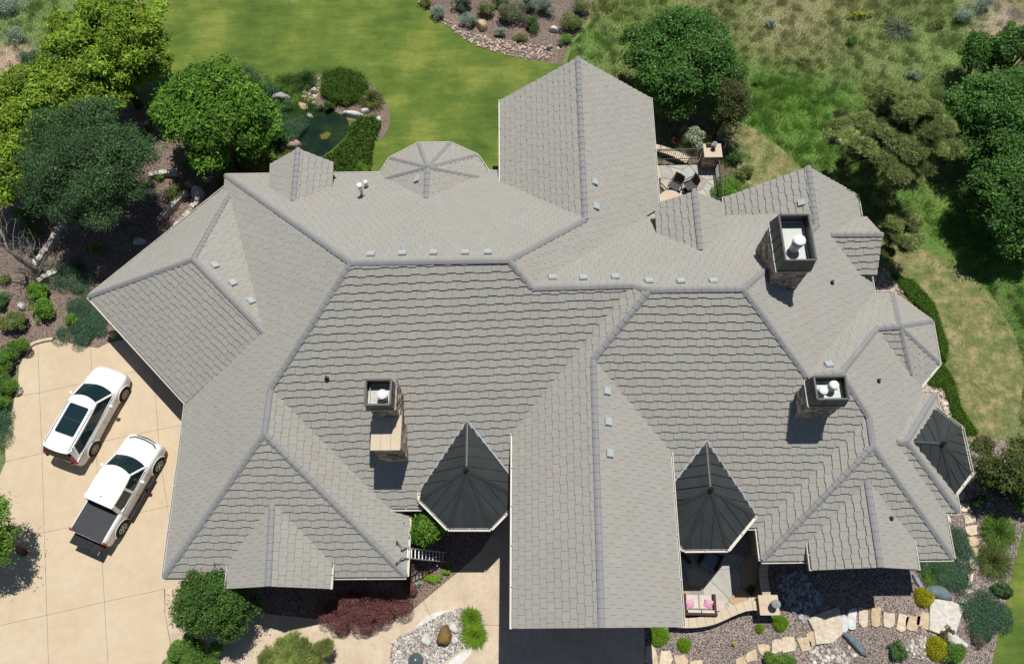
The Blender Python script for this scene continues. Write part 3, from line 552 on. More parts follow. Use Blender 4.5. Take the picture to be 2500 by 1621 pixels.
# driveway and walks
m,t,p=newmat('tan_concrete');c=ramp(t,noise(t,.35,5,.6),[(.3,(.575,.457,.313)),(.7,(.635,.52,.372))]);c=mix(t,1.,c,ramp(t,noise(t,2.2,5,.7),[(.3,(.93,.93,.93)),(.7,(1.05,1.05,1.05))]),'MULTIPLY');t.links.new(c,p.inputs['Base Color']);st=ramp(t,noise(t,.9,8,.8),[(.62,(1,1,1)),(.78,(.88,.875,.86))]);c=mix(t,1.,c,st,'MULTIPLY');t.links.new(c,p.inputs['Base Color']);setspec(p,.85,.2);bump(t,p,noise(t,60,2),.08,.004);DRIVE=m
m,t,p=newmat('stamped_concrete');c=ramp(t,noise(t,.8,6,.65),[(.3,(.50,.40,.30)),(.5,(.60,.49,.36)),(.7,(.68,.56,.43))]);c=mix(t,1.,c,ramp(t,noise(t,3.5,6,.75),[(.35,(.88,.88,.9)),(.6,(1.04,1.03,1.02))]),'MULTIPLY');t.links.new(c,p.inputs['Base Color']);setspec(p,.8,.2);bump(t,p,noise(t,6,6,.7),.35,.02);STAMP=m
sheet('driveway',[(-150,1300),(-90,1170),(0,1160),(14,1125),(12,1080),(24,1030),(31,991),(44,935),(47,893),(70,851),(90,838),(130,828),(170,838),(240,850),(262,838),(300,830),(330,800),(560,800),(560,1440),(401,1437),(404,1500),(414,1560),(425,1720),(440,2100),(-150,2100)],.034,DRIVE,0,thick=.1)
sheet('walkway',[(403,1437),(404,1500),(415,1560),(426,1720),(440,2100),(1585,2100),(1573,1530),(1560,1300),(1100,1230),(950,1280),(760,1380),(560,1400)],.026,STAMP,0,thick=.08)
sheet('walkway',[(403,1437),(404,1500),(415,1560),(426,1720),(700,1720),(520,1600),(470,1500),(470,1437)],.0315,STAMP,0)
jm=plain('dark_joint',(.20,.16,.11),.9,.1);jb=MB()  # dark brown strips for the joint grooves in the concrete
for L in ([(0,973),(31,969),(101,958),(201,935.6),(306,912),(376,897),(470,876)],[(0,1130),(105,1106),(257,1076),(444,1037)],[(0,1322),(74,1306),(168,1287),(330,1253.5),(440,1229)],[(0,1526),(124,1499),(260,1467.5),(401,1437.6)],
  [(92,838),(98,995),(101.7,1080),(108,1300),(121,1700)],[(220,846),(224,900),(238,1160),(250,1380),(268,1700)],[(373,880),(388,1079),(396,1153),(413,1269)]):
    for a,b in zip(L,L[1:]): jb.bar(at(*a,.036),at(*b,.036),.013,.006)
o=jb.build('driveway_joints',jm);o['kind']='structure'
m,t,p=newmat('mineral_crust');t.links.new(ramp(t,noise(t,2.5,6,.7),[(.3,(.60,.55,.47)),(.6,(.74,.74,.72))]),p.inputs['Base Color']);setspec(p,.8,.2)
sheet('mineral_crust',[(1008,1540),(1030,1512),(1062,1493),(1092,1488),(1110,1490),(1080,1502),(1050,1518)],.034,m,2)
sheet('mineral_crust',[(1098,1610),(1135,1588),(1160,1575),(1150,1595),(1110,1640),(1080,1650)],.034,m,2)
jb=MB()
for L in ([(401,1437),(403,1500),(414,1560),(425,1700)],[(1032,1466),(1062,1523)],[(1180,1525),(1222,1526)],[(948,1566),(975,1585)]):
    for a,b in zip(L,L[1:]): jb.bar(at(*a,.033),at(*b,.033),.014,.006)
o=jb.build('walkway_joints',jm);o['kind']='structure'
cb=MB();pts=[at(x,y,.0) for x,y in ((68,856),(76,846),(90,838),(112,832),(132,829))]
for a,b in zip(pts,pts[1:]): cb.bar(Vector(a)+Vector((0,0,.09)),Vector(b)+Vector((0,0,.09)),.14,.14)
tag(cb.build('curb',BUFF),'curved tan edging curb at the top left corner of the driveway','curb')
# flagstone patios: irregular stones as one slab with modelled joints
FLAG=vcol('flagstone',.8,.2,0,2.2,.16,.25)
def flagstones(name,poly,z,cols,sc,seed,label_kind=True):
    """voronoi cut flagstones inside a world polygon"""
    r=np.random.default_rng(seed);xs=[p[0] for p in poly];ys=[p[1] for p in poly];S=[(r.uniform(min(xs)-1,max(xs)+1),r.uniform(min(ys)-1,max(ys)+1)) for _ in range(int((max(xs)-min(xs)+2)*(max(ys)-min(ys)+2)/sc/sc))]
    mb=MB();tri=tessellate_polygon([[Vector((x,y,0)) for x,y in poly]]);base=[(x,y,z-.03) for x,y in poly];mb.add(base,[tuple(t) for t in tri],0,(.42,.38,.30));mb.add(base+[(x,y,0) for x,y in poly],[(i,(i+1)%len(poly),len(poly)+(i+1)%len(poly),len(poly)+i) for i in range(len(poly))],0,(.3,.26,.2))
    for i,s in enumerate(S):
        cell=list(poly)
        for j,q in enumerate(S):
            if i==j:continue
            mx,my=(s[0]+q[0])/2,(s[1]+q[1])/2;nx,ny=q[0]-s[0],q[1]-s[1];L=math.hypot(nx,ny);mx-=nx/L*.022;my-=ny/L*.022;out=[];m=len(cell)
            for k in range(m):
                a,b=cell[k],cell[(k+1)%m];da=(a[0]-mx)*nx+(a[1]-my)*ny;db=(b[0]-mx)*nx+(b[1]-my)*ny
                if da<=0:out.append(a)
                if (da<0)!=(db<0) and da!=db:
                    t=da/(da-db);out.append((a[0]+t*(b[0]-a[0]),a[1]+t*(b[1]-a[1])))
            cell=out
            if len(cell)<3:break
        if len(cell)<3 or abs(area(cell))<.01:continue
        c=np.array(cols[r.integers(len(cols))])*r.uniform(.9,1.1);k=len(cell)
        if area(cell)<0:cell=cell[::-1]
        mb.add([(x,y,z) for x,y in cell]+[(x,y,z-.035) for x,y in cell],[tuple(range(k))]+[(i2,k+i2,k+(i2+1)%k,(i2+1)%k) for i2 in range(k)],0,tuple(c))
    o=mb.build(name,FLAG,col=True);o['kind']='structure';return o
FC=[(.46,.45,.41),(.48,.46,.41),(.48,.38,.25),(.36,.31,.30),(.42,.44,.42),(.52,.47,.37),(.46,.35,.22)]
DKZ=.45
flagstones('back_patio',[tuple(at(x,y,DKZ)[:2]) for x,y in ((1560,402),(1706,402),(1755,402),(1790,590),(1560,590))],DKZ,[FC[0],FC[1],FC[4],(.44,.43,.41),FC[3],(.50,.45,.35)],.8,3)
flagstones('front_patio',[tuple(at(x,y,.05)[:2]) for x,y in ((1560,1290),(1860,1290),(1868,1480),(1800,1500),(1740,1530),(1660,1535),(1560,1500))],.06,FC,.9,8)
# =====================================================  VEHICLES
PAINT,_t,_p=newmat('white_car_paint');_p.inputs['Base Color'].default_value=(.85,.85,.84,1);setspec(_p,.35,.5);_p.inputs['Coat Weight'].default_value=.5;_p.inputs['Coat Roughness'].default_value=.06
CGLASS,_t,_p=newmat('car_glass');_p.inputs['Base Color'].default_value=(.012,.03,.035,1);setspec(_p,.06,.6)
RUBBER=plain('tyre_rubber',(.02,.02,.02),.85,.2);ALLOY=plain('alloy_rim',(.42,.36,.27),.35,.5,.5,.05);REDL=plain('red_lens',(.45,.02,.02),.2,.5,0,.05);CHROME=plain('lamp_chrome',(.5,.52,.54),.2,.6,.4,.1)
TRIM=plain('black_trim',(.018,.018,.02),.55,.3);SEAM=plain('panel_gap',(.10,.10,.10),.8,.1);TONN=plain('tonneau_cover',(.060,.064,.070),.6,.3,0,.1,2)
def spl(xs,ys,x): # smooth monotone-ish interpolation
    xs=np.array(xs,float);ys=np.array(ys,float);m=np.gradient(ys,xs);i=np.clip(np.searchsorted(xs,x)-1,0,len(xs)-2);h=xs[i+1]-xs[i];t=(x-xs[i])/h
    return (2*t**3-3*t**2+1)*ys[i]+(t**3-2*t**2+t)*h*m[i]*.7+(-2*t**3+3*t**2)*ys[i+1]+(t**3-t**2)*h*m[i+1]*.7
def loft(name,stations,ring,mat,parent,capends=True):
    R=[ring(x) for x in stations];n=len(R[0]);vs=[p for r in R for p in r];fs=[(i*n+j,i*n+(j+1)%n,(i+1)*n+(j+1)%n,(i+1)*n+j) for i in range(len(R)-1) for j in range(n)]
    if capends:fs+=[tuple(range(n))[::-1],tuple(range((len(R)-1)*n,len(R)*n))]
    return meshobj(name,vs,fs,mat,parent,smooth=True)
def body_ring(hw,ztop,zbot,crown,shoulder=.10):
    """closed section, left then right"""
    half=[(hw*.90,zbot),(hw*.985,zbot+.08),(hw,zbot+.25),(hw*.985,(zbot+ztop)/2+.02),(hw*.995,ztop-shoulder*1.6),(hw*.965,ztop-shoulder*.7),(hw*.90,ztop-shoulder*.15),(hw*.74,ztop+crown*.35),(hw*.40,ztop+crown*.85),(0,ztop+crown)]
    return half+[(-y,z) for y,z in half[-2::-1]]
def wheel(par,x,y,r,spokes,wd=.24,rim=ALLOY):
    s=1 if y>0 else -1;t=MB();n=28
    prof=[(r*.62,0),(r*.66,.0),(r*.93,.0),(r,.035),(r,wd-.035),(r*.93,wd),(r*.62,wd)]
    vs=[(x+q*math.cos(2*math.pi*j/n),y-s*d,r+q*math.sin(2*math.pi*j/n)) for q,d in prof for j in range(n)]
    t.add(vs,[(i*n+j,i*n+(j+1)%n,(i+1)*n+(j+1)%n,(i+1)*n+j) for i in range(len(prof)-1) for j in range(n)])
    t.add([(x+r*.62*math.cos(2*math.pi*j/n),y-s*.09,r+r*.62*math.sin(2*math.pi*j/n)) for j in range(n)],[tuple(range(n))])
    w=t.build('wheel',RUBBER,par,True);rb=MB()
    for k in range(spokes):
        a=2*math.pi*k/spokes
        for da in (-.12,.12): rb.bar((x+.05*math.cos(a),y-s*.02,r+.05*math.sin(a)),(x+r*.6*math.cos(a+da),y-s*.015,r+r*.6*math.sin(a+da)),.028,.03,up=(0,1,0))
    for k in range(n):
        a=2*math.pi*k/n;b=2*math.pi*(k+1)/n;rb.bar((x+r*.61*math.cos(a),y-s*.012,r+r*.61*math.sin(a)),(x+r*.61*math.cos(b),y-s*.012,r+r*.61*math.sin(b)),.022,.03,up=(0,1,0))
    rb.tube([(x,y-s*.06,r),(x,y+s*.0,r)],.05,12);rb.build('rim',rim,w)
def arch(par,x,hw,r,s,zb):
    mb=MB();n=20;R=r*1.18
    pts=[(x+R*math.cos(math.pi*j/n),r*1.0+R*math.sin(math.pi*j/n)) for j in range(n+1)];pts=[(x+R,zb)]+pts+[(x-R,zb)]
    k=len(pts);mb.add([(p[0],s*(hw+.004),p[1]) for p in pts],[tuple(range(k))]);mb.build('wheel_arch',TRIM,par)
    fb=MB()
    for a,b in zip(pts[1:-1],pts[2:-1]): fb.bar((a[0],s*(hw+.0),a[1]),(b[0],s*(hw+.0),b[1]),.05,.05,up=(0,1,0))
    fb.build('fender_lip',PAINT,par,True)
def patch(par,name,pts,mat,lift=.0,sub=1):
    mb=MB();k=len(pts);mb.add(pts,[tuple(range(k))]);return mb.build(name,mat,par)
def gridpatch(par,name,f,nu,nv,mat,smooth=True):
    vs=[f(i/nu,j/nv) for i in range(nu+1) for j in range(nv+1)];fs=[(i*(nv+1)+j,i*(nv+1)+j+1,(i+1)*(nv+1)+j+1,(i+1)*(nv+1)+j) for i in range(nu) for j in range(nv)]
    return meshobj(name,vs,fs,mat,par,smooth=smooth)
def line(par,name,pts,w,mat):
    mb=MB()
    for a,b in zip(pts,pts[1:]): mb.bar(a,b,w,w*.8)
    return mb.build(name,mat,par)
def vehicle(kind):
    LOCAL[0]=True
    suv=kind=='suv'
    if suv:
        t=empty('parked_car',(0,0,0),0,'white estate style car with a black glass roof panel, parked nearest the left garden','car')
        L0,L1=-2.33,2.32;hw0=.935
        tz=([-2.33,-2.2,-1.6,-.5,.8,1.15,1.6,2.0,2.2,2.32],[.86,1.0,1.04,1.03,1.02,1.00,.93,.84,.76,.62])
        hwx=([-2.33,-2.25,-2.0,-1.4,0,1.2,1.75,2.05,2.22,2.32],[.72,.82,.89,.935,.935,.935,.92,.87,.79,.62])
        wr=.37;wx=(1.42,-1.39)
    else:
        t=empty('parked_car',(0,0,0),0,'white pickup truck with a ribbed black bed cover and its tailgate down','pickup truck')
        L0,L1=-2.42,2.42;hw0=.93
        tz=([-2.42,-2.3,-1.0,0,1.0,1.5,2.0,2.3,2.42],[1.12,1.13,1.13,1.13,1.12,1.09,1.03,.93,.78])
        hwx=([-2.42,-2.35,-2.0,-1.2,0,1.2,1.9,2.2,2.34,2.42],[.86,.90,.92,.93,.925,.93,.925,.90,.85,.74])
        wr=.40;wx=(1.53,-1.53)
    def ring(x):
        return [(x,y,z) for y,z in body_ring(float(spl(*hwx,x)),float(spl(*tz,x)),.24 if suv else .34,.05 if x>1 else .02)]
    st=list(np.concatenate([[L0],np.linspace(L0+.03,L1-.03,52),[L1]]))
    body=loft('body',st,ring,PAINT,t)
    HW=lambda x:float(spl(*hwx,x));TZ=lambda x:float(spl(*tz,x))
    # greenhouse: glass body then roof and pillars
    if suv: fb,ft,rt,rb_=1.18,.42,-1.98,-2.26;zr=1.60;wb,wt=.87,.675;zb=1.0
    else: fb,ft,rt,rb_=1.24,.60,-.90,-1.02;zr=1.74;wb,wt=.87,.70;zb=1.1
    def gx(t_,v): # t_ 0 rear..1 front at height v
        return (rb_+(rt-rb_)*v)*(1-t_)+(fb+(ft-fb)*v)*t_
    def gh(u,v): # closed loop round the cabin
        # u 0..1 around: left side, front, right side, rear
        per=[(0,1),(1,1),(1,-1),(0,-1)]
        q=u*4;i=int(q)%4;f=q-int(q);a=per[i];b=per[(i+1)%4]
        tt=a[0]+(b[0]-a[0])*f;ss=a[1]+(b[1]-a[1])*f
        w_=wb+(wt-wb)*v
        w2=w_*(1-.10*(tt**4))*(1-.06*((1-tt)**4))
        x=gx(tt,v)
        if i==1: x+=.20*(1-ss*ss)*(1-v*.35)   # curved windscreen
        if i==3: x-=.06*(1-ss*ss)
        return (x,ss*w2,zb+(zr-zb-.02)*v)
    nu,nv=48,6;vs=[gh(i/nu,j/nv) for j in range(nv+1) for i in range(nu)];fs=[(j*nu+i,j*nu+(i+1)%nu,(j+1)*nu+(i+1)%nu,(j+1)*nu+i) for j in range(nv) for i in range(nu)]
    meshobj('window',vs,fs,CGLASS,t,smooth=False)
    # roof panel
    def rf(u,v):
        x=gx(u,1.)+(.16*(1-(2*v-1)**2)*u**3)+(.02 if u>.9 else 0)-(.05 if u<.05 else 0);y=(2*v-1)*wt*(1.0-.10*u**4-.05*(1-u)**4);return (x,y,zr+.045*(1-(2*v-1)**4)-.10*max(0,(u-.82))**2*6)
    roofo=gridpatch(t,'roof',rf,16,14,PAINT)
    sk=MB()  # roof sides
    for s in (1,-1):
        pts=[rf(i/16,1 if s>0 else 0) for i in range(17)]
        for a,b in zip(pts,pts[1:]): sk.bar((a[0],a[1]+s*.01,a[2]-.035),(b[0],b[1]+s*.01,b[2]-.035),.06,.085)
    # pillars
    def pil(a,b,w,h=.05): sk.bar(a,b,w,h)
    for s in (1,-1):
        pil((fb+.03,s*wb*.92,zb),(ft+.0,s*wt*.91,zr),.085,.06)
        if suv:
            pil((rb_+.10,s*wb*.93,zb-.03),(rt+.08,s*wt*.97,zr-.02),.15,.10);pil((rb_+.26,s*wb*.97,zb+.02),(rt+.26,s*wt*1.0,zr-.04),.14,.05)
        else:
            pil((rb_+.06,s*wb*.97,zb),(rt+.04,s*wt*.98,zr-.02),.18,.06);pil((.02,s*wb*1.005,zb),(.02,s*wt*1.015,zr-.02),.11,.05)
            sk.bar((rb_+.02,s*wb*.96,zb),(rb_+.02,s*.5,zb),.08,.08)
        sk.bar((rb_+.05,s*wb*1.02,zb+.01),(fb-.05,s*wb*.97,zb+.01),.05,.05)
    sk.build('cab_frame',PAINT,t,False)
    ins=MB()
    for s in (1,-1): ins.bar((fb-.2,s*wb*.99,zb+.03),(rb_+.3,s*wb*1.0,zb+.03),.02,.02)
    ins.build('window_trim',TRIM,t)
    if suv:
        def sr(u,v): x=-1.32+1.42*u+.06*(1-(2*v-1)**2)*u;y=(2*v-1)*.44;r=rf((x-rt)/(ft-rt),(y/wt+1)/2);return (x,y,zr+.053+.0*(v))
        # rounded black glass panel
        pts=[]
        for cx_,cy_,a0 in ((.02,.40,0),(-1.24,.40,90),(-1.24,-.40,180),(.02,-.40,270)):
            for k in range(5): a=math.radians(a0+k*22.5);pts.append((cx_+.08*math.cos(a)+(.0),cy_+.08*math.sin(a)))
        mb=MB();mb.hexa(pts,zr+.02,zr+.052);mb.build('roof_glass',CGLASS,t);line(t,'roof_bar',[(-.6,-.47,zr+.053),(-.6,.47,zr+.053)],.014,SEAM)
        for s in (1,-1): line(t,'roof_rail',[(.15,s*.62,zr+.04),(0,s*.63,zr+.06),(-1.85,s*.625,zr+.055),(-1.98,s*.61,zr+.02)],.022,CHROME)
        # tail
        gridpatch(t,'rear_window',lambda u,v:(-2.08-.24*u-.03*(1-(2*v-1)**2),(2*v-1)*(.64+.10*u),zr-.03-.42*u+.01),4,8,BLACK)
        sp=MB();sp.hexa([(-1.93,-.64),(-1.93,.64),(-2.08,.62),(-2.13,.3),(-2.14,0),(-2.13,-.3),(-2.08,-.62)],zr-.02,zr+.02);sp.build('rear_spoiler',PAINT,t)
        for s in (1,-1):
            m2=MB();m2.bar((-2.24,s*.80,1.06),(-2.12,s*.70,1.38),.07,.05);m2.bar((-2.20,s*.80,1.06),(-2.28,s*.84,.92),.12,.10);m2.bar((-2.27,s*.84,.94),(-2.37,s*.60,.90),.11,.08);m2.build('tail_light',REDL,t)
            patch(t,'headlight',[(2.02,s*.80,.80),(2.18,s*.68,.76),(2.30,s*.48,.68),(2.27,s*.50,.62),(2.10,s*.78,.66)],CHROME)
    else:
        for s in (1,-1):
            patch(t,'headlight',[(2.25,s*.80,.88),(2.36,s*.66,.86),(2.40,s*.60,.74),(2.28,s*.82,.72)],CHROME)
            m2=MB();m2.box(-2.43,s*.84-.06,.85,-2.33,s*.84+.07,1.1);m2.build('tail_light',REDL,t)
            m2=MB();m2.bar((1.0,s*.98,.36),(-1.05,s*.98,.36),.16,.05);m2.build('side_step',TRIM,t)
        # hood trim and bed
        line(t,'grille_trim',[(2.12,-.70,1.02),(2.26,-.5,.995),(2.31,0,1.0),(2.26,.5,.995),(2.12,.70,1.02)],.05,TRIM)
        line(t,'grille_trim',[(2.36,-.5,.9),(2.42,0,.9),(2.36,.5,.9)],.04,TRIM)
        b=MB();b.box(-2.40,-.78,1.12,-1.02,.78,1.165)
        for k in range(19): y=-.74+k*.082;b.box(-2.39,y-.018,1.165,-1.03,y+.018,1.182)
        b.build('bed_cover',TONN,t)
        g=MB();g.box(-1.02,-.80,1.10,-.97,.80,1.13);g.build('bed_gap',TRIM,t)
        g=MB();g.box(-2.92,-.74,.70,-2.43,.74,.76)
        for k in range(5):g.box(-2.9,-.6+k*.28,.76,-2.45,-.52+k*.28,.772)
        g.box(-2.86,-.30,.772,-2.46,.02,.80)
        for q in ((-2.8,-.24),(-2.62,-.24),(-2.8,-.06),(-2.62,-.06)): g.lathe(q[0],q[1],[(.07,.80),(.075,.815),(.045,.82),(.045,.806),(.005,.806)],12)
        g.build('tailgate',TRIM,t);g=MB();g.bar((-2.92,-.74,.775),(-2.75,-.74,.775),.02,.02);g.build('tailgate_latch',CHROME,t)
        bm=MB();bm.box(-2.56,-.80,.50,-2.42,.80,.62);bm.build('rear_bumper',TRIM,t)
        a=MB();a.tube([(-.62,0,zr+.04),(-.66,0,zr+.14)],.012,6);a.build('aerial',TRIM,t)
    for s in (1,-1):
        m2=MB();m2.bar((.62,s*.90,zb+.03),(.60,s*1.0,zb+.06),.05,.05);vs=[]
        m2.hexa([(.50,s*.97),(.66,s*.96),(.68,s*1.13),(.56,s*1.17)],zb+.0,zb+.15,0,top=[(.52,s*.98),(.64,s*.98),(.66,s*1.12),(.56,s*1.14)]);m2.build('side_mirror',PAINT,t)
        for x in ((.05,-1.0) if suv else (.12,-.78)):
            h=MB();h.bar((x,s*(HW(x)+.012),zb-.10),(x-.17,s*(HW(x)+.012),zb-.10),.03,.025);h.build('door_handle',CHROME,t)
        for x in ((1.0,-.12,-1.12) if suv else (.98,.02,-.95)):
            line(t,'door_seam',[(x,s*(HW(x)+.003),.42),(x,s*(HW(x)+.005),.7),(x-.02,s*(HW(x)*.985+.006),zb-.08)],.010,SEAM)
        line(t,'sill_trim',[(1.0,s*(HW(1)*.985),.33),(-.9,s*(HW(-.9)*.985),.33)],.05,TRIM)
    # bonnet seam
    line(t,'bonnet_seam',[(1.3,-.76,TZ(1.3)-.005),(1.9,-.66,TZ(1.9)+.0),(2.1,-.5,TZ(2.1)+.01),(2.2,0,TZ(2.2)+.035),(2.1,.5,TZ(2.1)+.01),(1.9,.66,TZ(1.9)+.0),(1.3,.76,TZ(1.3)-.005)],.008,SEAM)
    for x in wx:
        for s in (1,-1): arch(t,x,HW(x),wr,s,.24);wheel(t,x,s*(HW(x)+.035),wr,7 if suv else 6,rim=ALLOY if suv else CHROME)
    LOCAL[0]=False
    return t
def place(o,front,rear,hwr,wx):
    f=Vector((front[0],front[1]));r=Vector((rear[0],rear[1]));d=(f-r).normalized();n=Vector((-d.y,d.x));mid=(f+r)/2+n*hwr-d*((wx[0]+wx[1])/2)
    o.location=(mid.x,mid.y,.038);o.rotation_euler=(0,0,math.atan2(d.y,d.x));return o
place(vehicle('suv'),(-18.585,12.003),(-19.516,9.378),.92,(1.42,-1.39))
place(vehicle('pickup'),(-16.386,8.539),(-17.556,5.708),.92,(1.53,-1.53))
# =====================================================  BACK PATIO
IRON=plain('black_iron',(.02,.02,.022),.5,.4);WICK=plain('brown_wicker',(.075,.045,.038),.8,.2,0,.3,40,.4);CUSH=plain('cream_cushion',(.62,.58,.52),.9,.1,0,.05,3);SLING=plain('taupe_sling',(.095,.078,.078),.8,.2,0,.1,20)
def pillar(name,x0,y0,x1,y1,z0,z1,label,cap=.07,div=2):
    t=empty(name,((x0+x1)/2,(y0+y1)/2,z0),0,label,'pillar')
    stone_box('shaft',x0+.09,y0+.09,x1-.09,y1-.09,z0,z1-cap,t,STONEV,amp=.03)
    mb=MB();g=.006
    for i in range(div):
        for j in range(div): mb.box(x0+(x1-x0)*i/div+g/2,y0+(y1-y0)*j/div+g/2,z1-cap,x0+(x1-x0)*(i+1)/div-g/2,y0+(y1-y0)*(j+1)/div-g/2,z1)
    mb.build('cap',BUFF,t);return t
PZ=1.62
pillar('stone_pillar',10.10,24.28,11.05,25.12,0,PZ,'square stone pillar with a buff cap at the corner of the back patio railing',div=1)
def railing(a,b,z0,z1,label,gap=.11):
    a=Vector((*a,z0));b=Vector((*b,z0));L=(b-a).length;u=Vector((0,0,z1-z0));t=empty('railing',a,0,label,'railing')
    mb=MB();mb.bar(a+u,b+u,.05,.035);mb.bar(a+Vector((0,0,.1)),b+Vector((0,0,.1)),.035,.03);mb.bar(a+u*.86,b+u*.86,.025,.025);mb.build('rail',IRON,t)
    mb=MB();n=int(L/gap)
    for i in range(1,n): p=a.lerp(b,i/n);mb.bar(p+Vector((0,0,.1)),p+u*.98,.018,.018)
    mb.build('balusters',IRON,t)
    for i in (0,1): p=a.lerp(b,.01+.98*i);mb=MB();mb.bar(p,p+u*1.06,.05,.05);mb.build('post',IRON,t)
rl=at(1592,366,DKZ+.98);rr=at(1719,364,DKZ+.98)
railing((rl[0]-.6,rl[1]),(10.1,rr[1]),DKZ,DKZ+.98,'black iron railing along the far edge of the back patio')
ra=at(1754,383,DKZ+.98);rb2=at(1768,500,DKZ+.98)
railing((ra[0],24.3),(rb2[0]+.0,rb2[1]-1.5),DKZ,DKZ+.98,'black iron railing down the right side of the back patio')
# curved garden wall with steps beyond the railing
def curve_wall(name,px,z,h,wd,label,cat,seg=.38,mat=BUFF):
    P3=[Vector(at(x,y,z)) for x,y in px];
    # resample with catmull
    out=[]
    for i in range(len(P3)-1):
        p0=P3[max(i-1,0)];p1=P3[i];p2=P3[i+1];p3=P3[min(i+2,len(P3)-1)]
        for k in range(6):
            q=k/6;out.append(.5*((2*p1)+(p2-p0)*q+(2*p0-5*p1+4*p2-p3)*q*q+(3*p1-p0-3*p2+p3)*q**3))
    out.append(P3[-1]);acc=[0]
    for a,b in zip(out,out[1:]): acc.append(acc[-1]+(b-a).length)
    n=max(2,int(acc[-1]/seg));R=[]
    for i in range(n+1):
        s=acc[-1]*i/n;j=min(max(np.searchsorted(acc,s)-1,0),len(out)-2);f=(s-acc[j])/max(1e-6,acc[j+1]-acc[j]);R.append(out[j].lerp(out[j+1],f))
    N=[]
    for i in range(n+1):
        d=(R[min(i+1,n)]-R[max(i-1,0)]).normalized();N.append(Vector((-d.y,d.x,0)))
    t=empty(name,(R[0].x,R[0].y,0),0,label,cat);mb=MB();g=.012
    for i in range(n):
        a,b=R[i],R[i+1];d=(b-a).normalized()*g/2;w2=wd/2;q=[a+d+N[i]*w2,b-d+N[i+1]*w2,b-d-N[i+1]*w2,a+d-N[i]*w2]
        mb.hexa([(v.x,v.y) for v in q[::-1]],z-.07,z+random.uniform(-.003,.003))
    mb.build('coping',mat,t);mb=MB();w2=wd/2-.05
    for i in range(n):
        a,b=R[i],R[i+1]
        for s in (1,-1):
            p=a+N[i]*w2*s;q=b+N[i+1]*w2*s;mb.add([(p.x,p.y,0),(q.x,q.y,0),(q.x,q.y,z-.07),(p.x,p.y,z-.07)],[(0,1,2,3)])
    mb.build('wall_face',STONEM,t);return t
curve_wall('garden_wall',[(1560,352),(1600,360),(1640,372),(1680,392)],.42,.42,.42,'curved stone wall with a buff coping just outside the back patio railing','wall')
def scone(name,label):  # firewood style decoration basket
    pass
def lantern(name,x,y,z,s,label,open_top=True):
    mb=MB();t=empty(name,(x,y,z),0,label,'lantern')
    mb.lathe(x,y,[(.09*s,z),(.10*s,z+.02),(.05*s,z+.05),(.05*s,z+.10),(.12*s,z+.13),(.13*s,z+.16)],16);mb.build('base',IRON,t)
    g=MB();g.lathe(x,y,[(.11*s,z+.16),(.125*s,z+.30*s+.1),(.12*s,z+.34*s+.1)],16);g.build('glass_shade',GALV,t)
    r=MB();r.lathe(x,y,[(.15*s,z+.34*s+.1),(.16*s,z+.36*s+.1),(.10*s,z+.40*s+.1),(.04*s,z+.44*s+.1),(.02*s,z+.50*s+.1)],16);r.build('lid',CHROME,t)
    for k in range(4):
        a=k*math.pi/2+.4;q=MB();q.bar((x+.13*s*math.cos(a),y+.13*s*math.sin(a),z+.15),(x+.14*s*math.cos(a),y+.14*s*math.sin(a),z+.34*s+.1),.012,.012);q.build('rib',IRON,t)
lp=at(1743,357,PZ+.15);lantern('lantern',lp[0],lp[1]-.02,PZ,.85,'grey lantern standing on the buff cap of the back patio pillar')
wb=at(1731,353,PZ+.08);mb=MB()
t=empty('woven_basket',(wb[0],wb[1],PZ),0,'small woven basket beside the lantern on the back patio pillar','basket')
mb=MB();R=.13
for k in range(6):
    mb.box(wb[0]-.13+k*.045,wb[1]-.14,PZ,wb[0]-.10+k*.045,wb[1]+.14,PZ+.07);mb.box(wb[0]-.14,wb[1]-.13+k*.045,PZ+.02,wb[0]+.14,wb[1]-.10+k*.045,PZ+.085)
mb.build('weave',WICK,t);mb=MB();mb.tube([(wb[0]-.13+.26*k/8,wb[1],PZ+.08+.10*math.sin(math.pi*k/8)) for k in range(9)],.01,6);mb.build('handle',BUFF,t)
def sling_chair(px,py,ang,label):
    LOCAL[0]=True;t=empty('patio_chair',(0,0,0),0,label,'chair','sling chairs on the back patio')
    f=MB()
    for s in (-1,1):
        f.tube([(.30*0+.28,s*.29,.0),(.27,s*.29,.40),(.25,s*.29,.62),(-.05,s*.30,.64),(-.25,s*.28,.60)],.018,8);f.tube([(-.28,s*.28,0),(-.22,s*.28,.40),(-.33,s*.26,.98)],.018,8);f.bar((.27,s*.26,.41),(-.22,s*.26,.39),.03,.03)
    f.bar((.27,-.28,.41),(.27,.28,.41),.03,.03);f.tube([(-.33,-.26,.98),(-.35,0,1.0),(-.33,.26,.98)],.018,8);f.build('frame',IRON,t)
    gridpatch(t,'seat',lambda u,v:(-.22+.50*u,(2*v-1)*.25,.41-.03*math.sin(math.pi*u)+.01*(2*v-1)**2),6,4,SLING)
    gridpatch(t,'backrest',lambda u,v:(-.22-.13*u-.02*math.sin(math.pi*u),(2*v-1)*.25,.42+.56*u),6,4,SLING)
    for s in (-1,1): a=MB();a.bar((.25,s*.29,.645),(-.18,s*.295,.645),.05,.02);a.build('armrest',IRON,t)
    LOCAL[0]=False;p=at(px,py,DKZ+.4);t.location=(p[0],p[1],DKZ);t.rotation_euler=(0,0,math.radians(ang));return t
sling_chair(1649,452,-125,'taupe sling chair in the middle, its back to the patio railing')
sling_chair(1685,452,-155,'taupe sling chair nearest the right patio railing')
sling_chair(1608,467,-55,'taupe sling chair half hidden by the gutter of the back gable')
sling_chair(1741,499,150,'taupe sling chair mostly hidden behind the dormer by the right railing')
